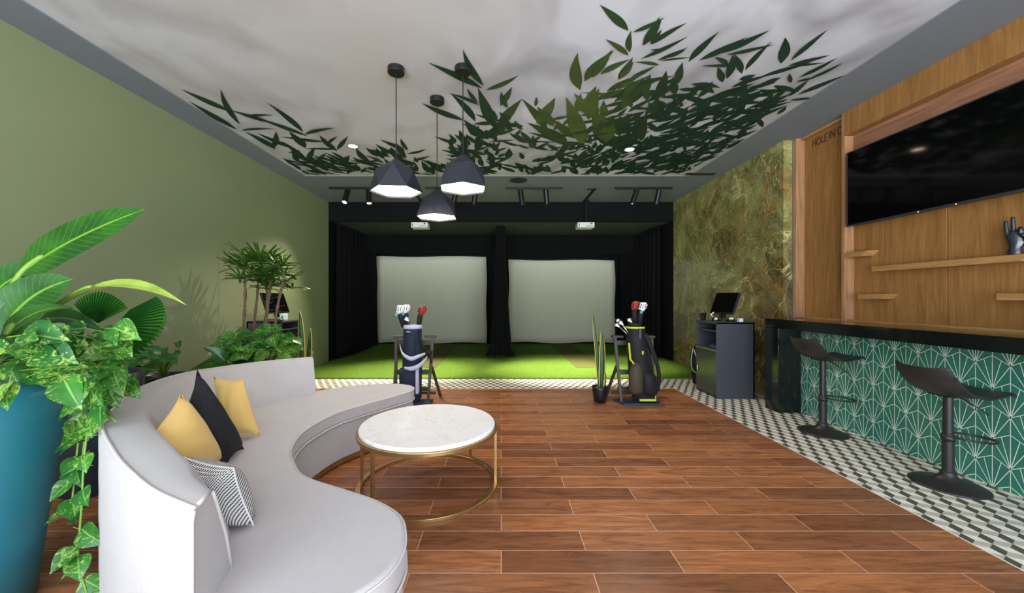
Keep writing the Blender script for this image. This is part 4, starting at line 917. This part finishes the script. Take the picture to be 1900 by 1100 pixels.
# television
tv = thing('television', 'large flat black television mounted on the oak panelling', 'television', (3.6, 3.0, 2.4))
MB().box((3.575, 2.14, 2.04), (3.655, 3.92, 2.79)).build('casing', 'black_plastic', tv, bevel=.004)
MB().box((3.568, 2.13, 2.035), (3.59, 3.925, 2.05)).box((3.568, 2.13, 2.05), (3.58, 2.138, 2.795)).box((3.568, 3.917, 2.05), (3.58, 3.925, 2.795)).box((3.568, 2.13, 2.787), (3.58, 3.925, 2.795)).build('bezel', 'tv_frame', tv)
MB().box((3.5715, 2.138, 2.05), (3.576, 3.917, 2.787)).build('screen', 'tv', tv)
MB().box((3.655, 2.8, 2.2), (3.704, 3.3, 2.6)).build('wall_bracket', 'black_metal', tv)
MB().ball((3.566, 3.25, 2.037), .003, 6).ball((3.566, 2.98, 2.037), .003, 6).build('standby_light', 'led', tv)
def shelf(y0, y1, z0, z1, label):
    # near end cut on a slant
    m = MB(); X0, X1 = 3.595, 3.7045; b = .055
    vs = [(X0, y1, z0), (X0, y1, z1), (X0, y0+.02, z1), (X0, y0+b+.02, z0), (X1, y1, z0), (X1, y1, z1), (X1, y0, z1), (X1, y0+b, z0)]
    m.add(vs, [(0, 3, 2, 1), (4, 5, 6, 7), (1, 2, 6, 5), (0, 4, 7, 3), (3, 7, 6, 2), (0, 1, 5, 4)])
    tag(m.build('wall_shelf', 'oak_s', bevel=.0015), label, 'shelf', 'oak shelves on the wall panel')
shelf(3.72, 3.983, 1.72, 1.77, 'short upper oak shelf fixed at the upright under the television corner')
shelf(2.56, 3.69, 1.555, 1.605, 'long oak shelf carrying the black hand sculpture')
shelf(3.53, 3.83, 1.29, 1.34, 'short low oak shelf just above the counter at its far end')
shelf(2.2, 2.76, 1.285, 1.335, 'low oak shelf cut off at the right edge, below the hand sculpture')
# hand sculpture
hc = P(1886, 476, 2.70); hc.x = 3.635; hc = Vector((3.64, 2.69, 1.607))
hs = thing('hand_sculpture', 'glossy black hand sculpture with two raised fingers on the long shelf', 'sculpture', tuple(hc))
bm = MB(); ex = Vector((.55, -.83, 0)).normalized(); ez = Vector((0, 0, 1)); ey = ez.cross(ex)   # ex: to the right in view, ey away
def L(a, b, c): return hc+ex*a+ey*b+ez*c
def ell(rings): return [[L(cx+rx*math.cos(2*PI*j/18), cy+ry*math.sin(2*PI*j/18), z) for j in range(18)] for (cx, cy, rx, ry, z) in rings]
body = ringmesh(ell([(0, 0, .037, .030, 0), (0, 0, .036, .029, .02), (.0, 0, .032, .026, .045), (.003, 0, .034, .026, .065), (.006, 0, .042, .027, .09), (.006, 0, .047, .027, .12), (.006, 0, .046, .025, .145), (.006, 0, .040, .020, .16), (.006, 0, .028, .014, .167)]))
def finger(pts, r): body.tube(catmull([L(*p) for p in pts], 5), [r[0]+(r[1]-r[0])*i/(5*(len(pts)-1)) for i in range(5*(len(pts)-1))]+[r[1]*.5], 12); body.ball(L(*pts[-1]), r[1]*1.0, 8)
finger([(-.030, 0, .12), (-.036, 0, .165), (-.040, .002, .205), (-.041, .004, .238)], (.0135, .0105))
finger([(-.008, 0, .125), (-.008, 0, .175), (-.010, .002, .222), (-.011, .004, .262)], (.014, .011))
finger([(.020, 0, .13), (.022, -.012, .178), (.024, -.034, .175), (.022, -.036, .145)], (.0145, .0115))
finger([(.042, 0, .115), (.046, -.012, .158), (.046, -.034, .155), (.042, -.034, .128)], (.013, .0105))
finger([(.040, -.006, .06), (.060, -.022, .085), (.052, -.040, .115), (.032, -.046, .132)], (.0155, .0115))
ho = body.build('hand', 'hand', hs, True); rm = ho.modifiers.new('r', 'REMESH'); rm.mode = 'VOXEL'; rm.voxel_size = .003; rm.use_smooth_shade = True
sm = ho.modifiers.new('s', 'SMOOTH'); sm.iterations = 5; sm.factor = .5

# ------------------------------------------------------------------ stools
def stool(x, y, hz, label):
    t = thing('bar_stool', label, 'bar stool', (x, y, 0), 'black bar stools')
    c = (x, y, 0)
    MB().lathe([(.195, .0), (.196, .006), (.185, .014), (.13, .026), (.08, .042), (.05, .065), (.038, .09), (.036, .10)], c, 56).build('base', 'stool', t, True)
    MB().lathe([(.031, .09), (.031, .36), (.026, .362), (.026, hz-.01)], c, 28).build('column', 'stool', t, True, bevel=.001)
    # footrest loop towards the counter
    zf = .33; pts = [(x+.03+.125+.135*math.cos(a), y+.105*math.sin(a), zf-.01*math.cos(a)) for a in [2*PI*i/32 for i in range(32)]]
    MB().tube(pts, .0075, 8, closed=True).lathe([(.036, -.02), (.036, .02)], (x, y, zf), 20).build('footrest', 'stool', t, True)
    MB().tube([(x+.02, y-.02, hz-.01), (x+.05, y-.06, hz-.03), (x+.10, y-.12, hz-.09), (x+.115, y-.13, hz-.11)], .0045, 6).build('lever', 'black_metal', t, True)
    MB().box((x-.07, y-.07, hz-.012), (x+.07, y+.07, hz+.004)).build('mount_plate', 'black_metal', t, bevel=.004)
    prof = [(-.235, .195), (-.232, .175), (-.215, .13), (-.19, .085), (-.15, .045), (-.10, .020), (-.04, .008), (.03, .006), (.10, .014), (.16, .024), (.22, .034), (.255, .036), (.268, .026), (.27, .014)]
    cp = catmull([(a, 0, b) for a, b in prof], 3); rows = []
    for p in cp:
        k = (p.x+.235)/.505; hw = .185-.03*max(0, (k-.5)*2)**2-.018*max(0, .15-k)/.15
        lift = .055*max(0, 1-k*1.6)+.012; wrap = .05*max(0, 1-k*1.8)
        rows.append([(x+p.x+wrap*(abs(q)**2.2)*1.2, y+q*hw, hz+p.z+lift*abs(q)**3*(.3 if p.x < -.2 else 1)-(.012 if abs(q) == 1 else 0)) for q in [j/10-1 for j in range(21)]])
    o = MB().grid(rows).build('seat', 'stool', t, True); so = o.modifiers.new('s', 'SOLIDIFY'); so.thickness = .014; so.offset = 1; b = o.modifiers.new('b', 'BEVEL'); b.width = .004; b.segments = 3; b.limit_method = 'ANGLE'
stool(3.105, 3.67, .715, 'farther black bar stool, next to the stone end panel of the counter')
stool(3.105, 2.64, .635, 'nearer black bar stool, closest to the right edge')

# ------------------------------------------------------------------ cabinets with monitors
def cabinet(x0, x1, y0, y1, face, label, group):
    # face -1: front towards -X, +1: towards +X
    t = thing('desk_cabinet', label, 'cabinet', ((x0+x1)/2, (y0+y1)/2, 0), group); Z = .985; w = .02
    fx = x0 if face < 0 else x1; bxk = x1 if face < 0 else x0; s = -face
    m = MB().box((x0, y0, .0), (x1, y0+w, Z)).box((x0, y1-w, .0), (x1, y1, Z)).box((bxk-s*w, y0, 0), (bxk, y1, Z)).box((x0, y0, Z-w), (x1, y1, Z+.005)).box((x0+.005, y0+.004, .86), (x1-.005, y1-.004, .875)).box((x0+.005, y0+.004, .615), (x1-.005, y1-.004, .63)).box((x0+.02, y0+.004, .02), (x1-.02, y1-.004, .04))
    m.build('body', 'cabinet', t, bevel=.001)
    d = MB().box((fx-s*.004, y0+w*.5, .03), (fx+s*.014, y1-w*.5, .618)).build('door', 'cab_door', t, bevel=.002)
    MB().box((fx-s*.006, y0+w*.5, .612), (fx+s*.0, y1-w*.5, .62)).build('edge_strip', 'cab_edge', d)
    MB().tube([(fx-s*.012, y1-.06, .30), (fx-s*.012, y1-.06, .36)], .005, 8).build('handle', 'chrome', d)
    return t
cabinet(2.78, 3.27, 4.90, 5.42, -1, 'charcoal cabinet standing in front of the marble wall', 'charcoal desk cabinets')
cabinet(-3.42, -2.95, 5.10, 5.60, 1, 'charcoal cabinet by the green wall behind the palm', 'charcoal desk cabinets')
def monitor(c, yaw, tilt, w, h, label, lean=0):
    t = thing('monitor', label, 'monitor', c, 'monitors on the desk cabinets'); c = Vector(c)
    R = Matrix.Rotation(yaw, 3, 'Z') @ Matrix.Rotation(tilt, 3, 'X'); pc_ = c+Vector((0, 0, .10+h/2*math.cos(tilt)))
    def bxr(a, b):
        m = MB().box(a, b)
        for i, p in enumerate(m.v): m.v[i] = pc_+R @ p
        return m
    bxr((-w/2, -.012, -h/2), (w/2, .018, h/2)).build('housing', 'black_plastic', t, bevel=.003)
    bxr((-w/2+.008, -.0145, -h/2+.02), (w/2-.008, -.0125, h/2-.008)).build('display', 'glass_black', t)
    bxr((w/2, -.012, -h/2), (w/2+.003, .012, h/2)).build('side_edge', 'bezel_blue', t)
    bxr((-.03, .018, -h/2-.05), (.03, .05, h*.2)).build('neck', 'black_plastic', t, bevel=.004)
    MB().lathe([(.11, 0), (.11, .012)], c+Vector((0, 0, .001)), 28, sy=.8).build('foot', 'black_plastic', t, True, bevel=.003)
monitor((3.03, 5.15, .99), -1.42, -.36, .42, .30, 'black monitor tilted back on the cabinet by the marble wall')
monitor((-3.20, 5.38, .99), 1.42, -.36, .42, .30, 'black monitor on the cabinet behind the slender palm')
# small desk items
def item(name, c, cat, label, fn):
    t = thing(name, label, cat, c); fn(t, Vector(c)); return t
def mug(t, c): MB().lathe([(.03, 0), (.036, .02), (.042, .10), (.046, .105), (.04, .106), (.036, .03)], c, 20, capt=False).build('cup_body', 'black_plastic', t, True); MB().tube([c+Vector((-.03, -.03, .03)), c+Vector((-.05, -.05, .05)), c+Vector((-.035, -.035, .09))], .005, 6).build('handle', 'black_plastic', t)
item('cup', (2.83, 5.33, .99), 'cup', 'black cup at the outer corner of the marble side cabinet', mug)
def sc(t, c):
    MB().box(c+Vector((-.03, -.025, 0)), c+Vector((.03, .025, .055))).build('body', 'black_plastic', t, bevel=.006); MB().box(c+Vector((-.02, -.027, .02)), c+Vector((.015, -.024, .05))).build('label_plate', 'paper', t)
    MB().tube([c+Vector((-.02, 0, .05)), c+Vector((-.06, -.01, .09)), c+Vector((-.03, -.02, .12))], .008, 6).build('cable', 'paper', t, True)
item('scanner', (2.87, 5.10, .99), 'device', 'black and white desk device left of the marble side monitor', sc)
item('payment_terminal', (3.02, 4.98, .99), 'device', 'small dark and white device right under the tilted monitor', lambda t, c: (MB().box(c+Vector((-.045, -.03, 0)), c+Vector((.03, .04, .03))).build('base', 'black_plastic', t, bevel=.005), MB().ball(c+Vector((-.01, -.01, .04)), (.03, .02, .015), 8).build('top', 'paper', t, True)))
item('note_box', (3.13, 4.97, .99), 'box', 'small cream box at the right of the cabinet top', lambda t, c: MB().box(c+Vector((-.03, -.02, 0)), c+Vector((.025, .03, .045))).build('box_body', 'paper', t, bevel=.003))
item('computer_mouse', (-3.02, 5.2, .99), 'mouse', 'black mouse on the cabinet behind the palm', lambda t, c: MB().ball(c+Vector((0, 0, .012)), (.035, .05, .018), 10).build('shell', 'black_plastic', t, True))
item('tissue_pack', (-3.07, 5.36, .99), 'box', 'white and blue pack beside the palm side monitor', lambda t, c: (MB().box(c+Vector((-.02, -.06, 0)), c+Vector((.035, .05, .09))).build('pack', 'paper', t, bevel=.006), MB().box(c+Vector((.0, -.062, .02)), c+Vector((.03, -.059, .06))).build('print', 'teal_bit', t)))
item('controller', (2.86, 5.02, .63), 'device', 'blue device lying in the open shelf of the cabinet', lambda t, c: (MB().box(c+Vector((-.06, -.08, 0)), c+Vector((.06, .09, .05))).build('case', 'blue_box', t, bevel=.01), MB().box(c+Vector((-.05, -.06, .05)), c+Vector((.05, .06, .08))).build('lid', 'black_plastic', t, bevel=.01)))
# bag behind cabinet
gb = thing('shoulder_bag', 'round black bag with white cord leaning behind the marble side cabinet', 'bag', (3.02, 5.8, 0))
m = MB().ball((3.0, 5.8, .37), (.11, .10, .22), 14); m.build('bag_body', 'black_nylon', gb, True)
MB().tube(catmull([(2.90, 5.72, .52), (2.93, 5.70, .42), (2.96, 5.70, .30), (2.96, 5.70, .16), (2.98, 5.72, .03)], 6), .008, 6).tube(catmull([(2.91, 5.76, .54), (2.87, 5.74, .38), (2.88, 5.73, .24), (2.97, 5.72, .14)], 6), .005, 6).build('cord', 'paper', gb, True)
MB().lathe([(.07, 0), (.09, .16)], (3.0, 5.8, 0), 20).build('bag_base', 'black_nylon', gb, True)
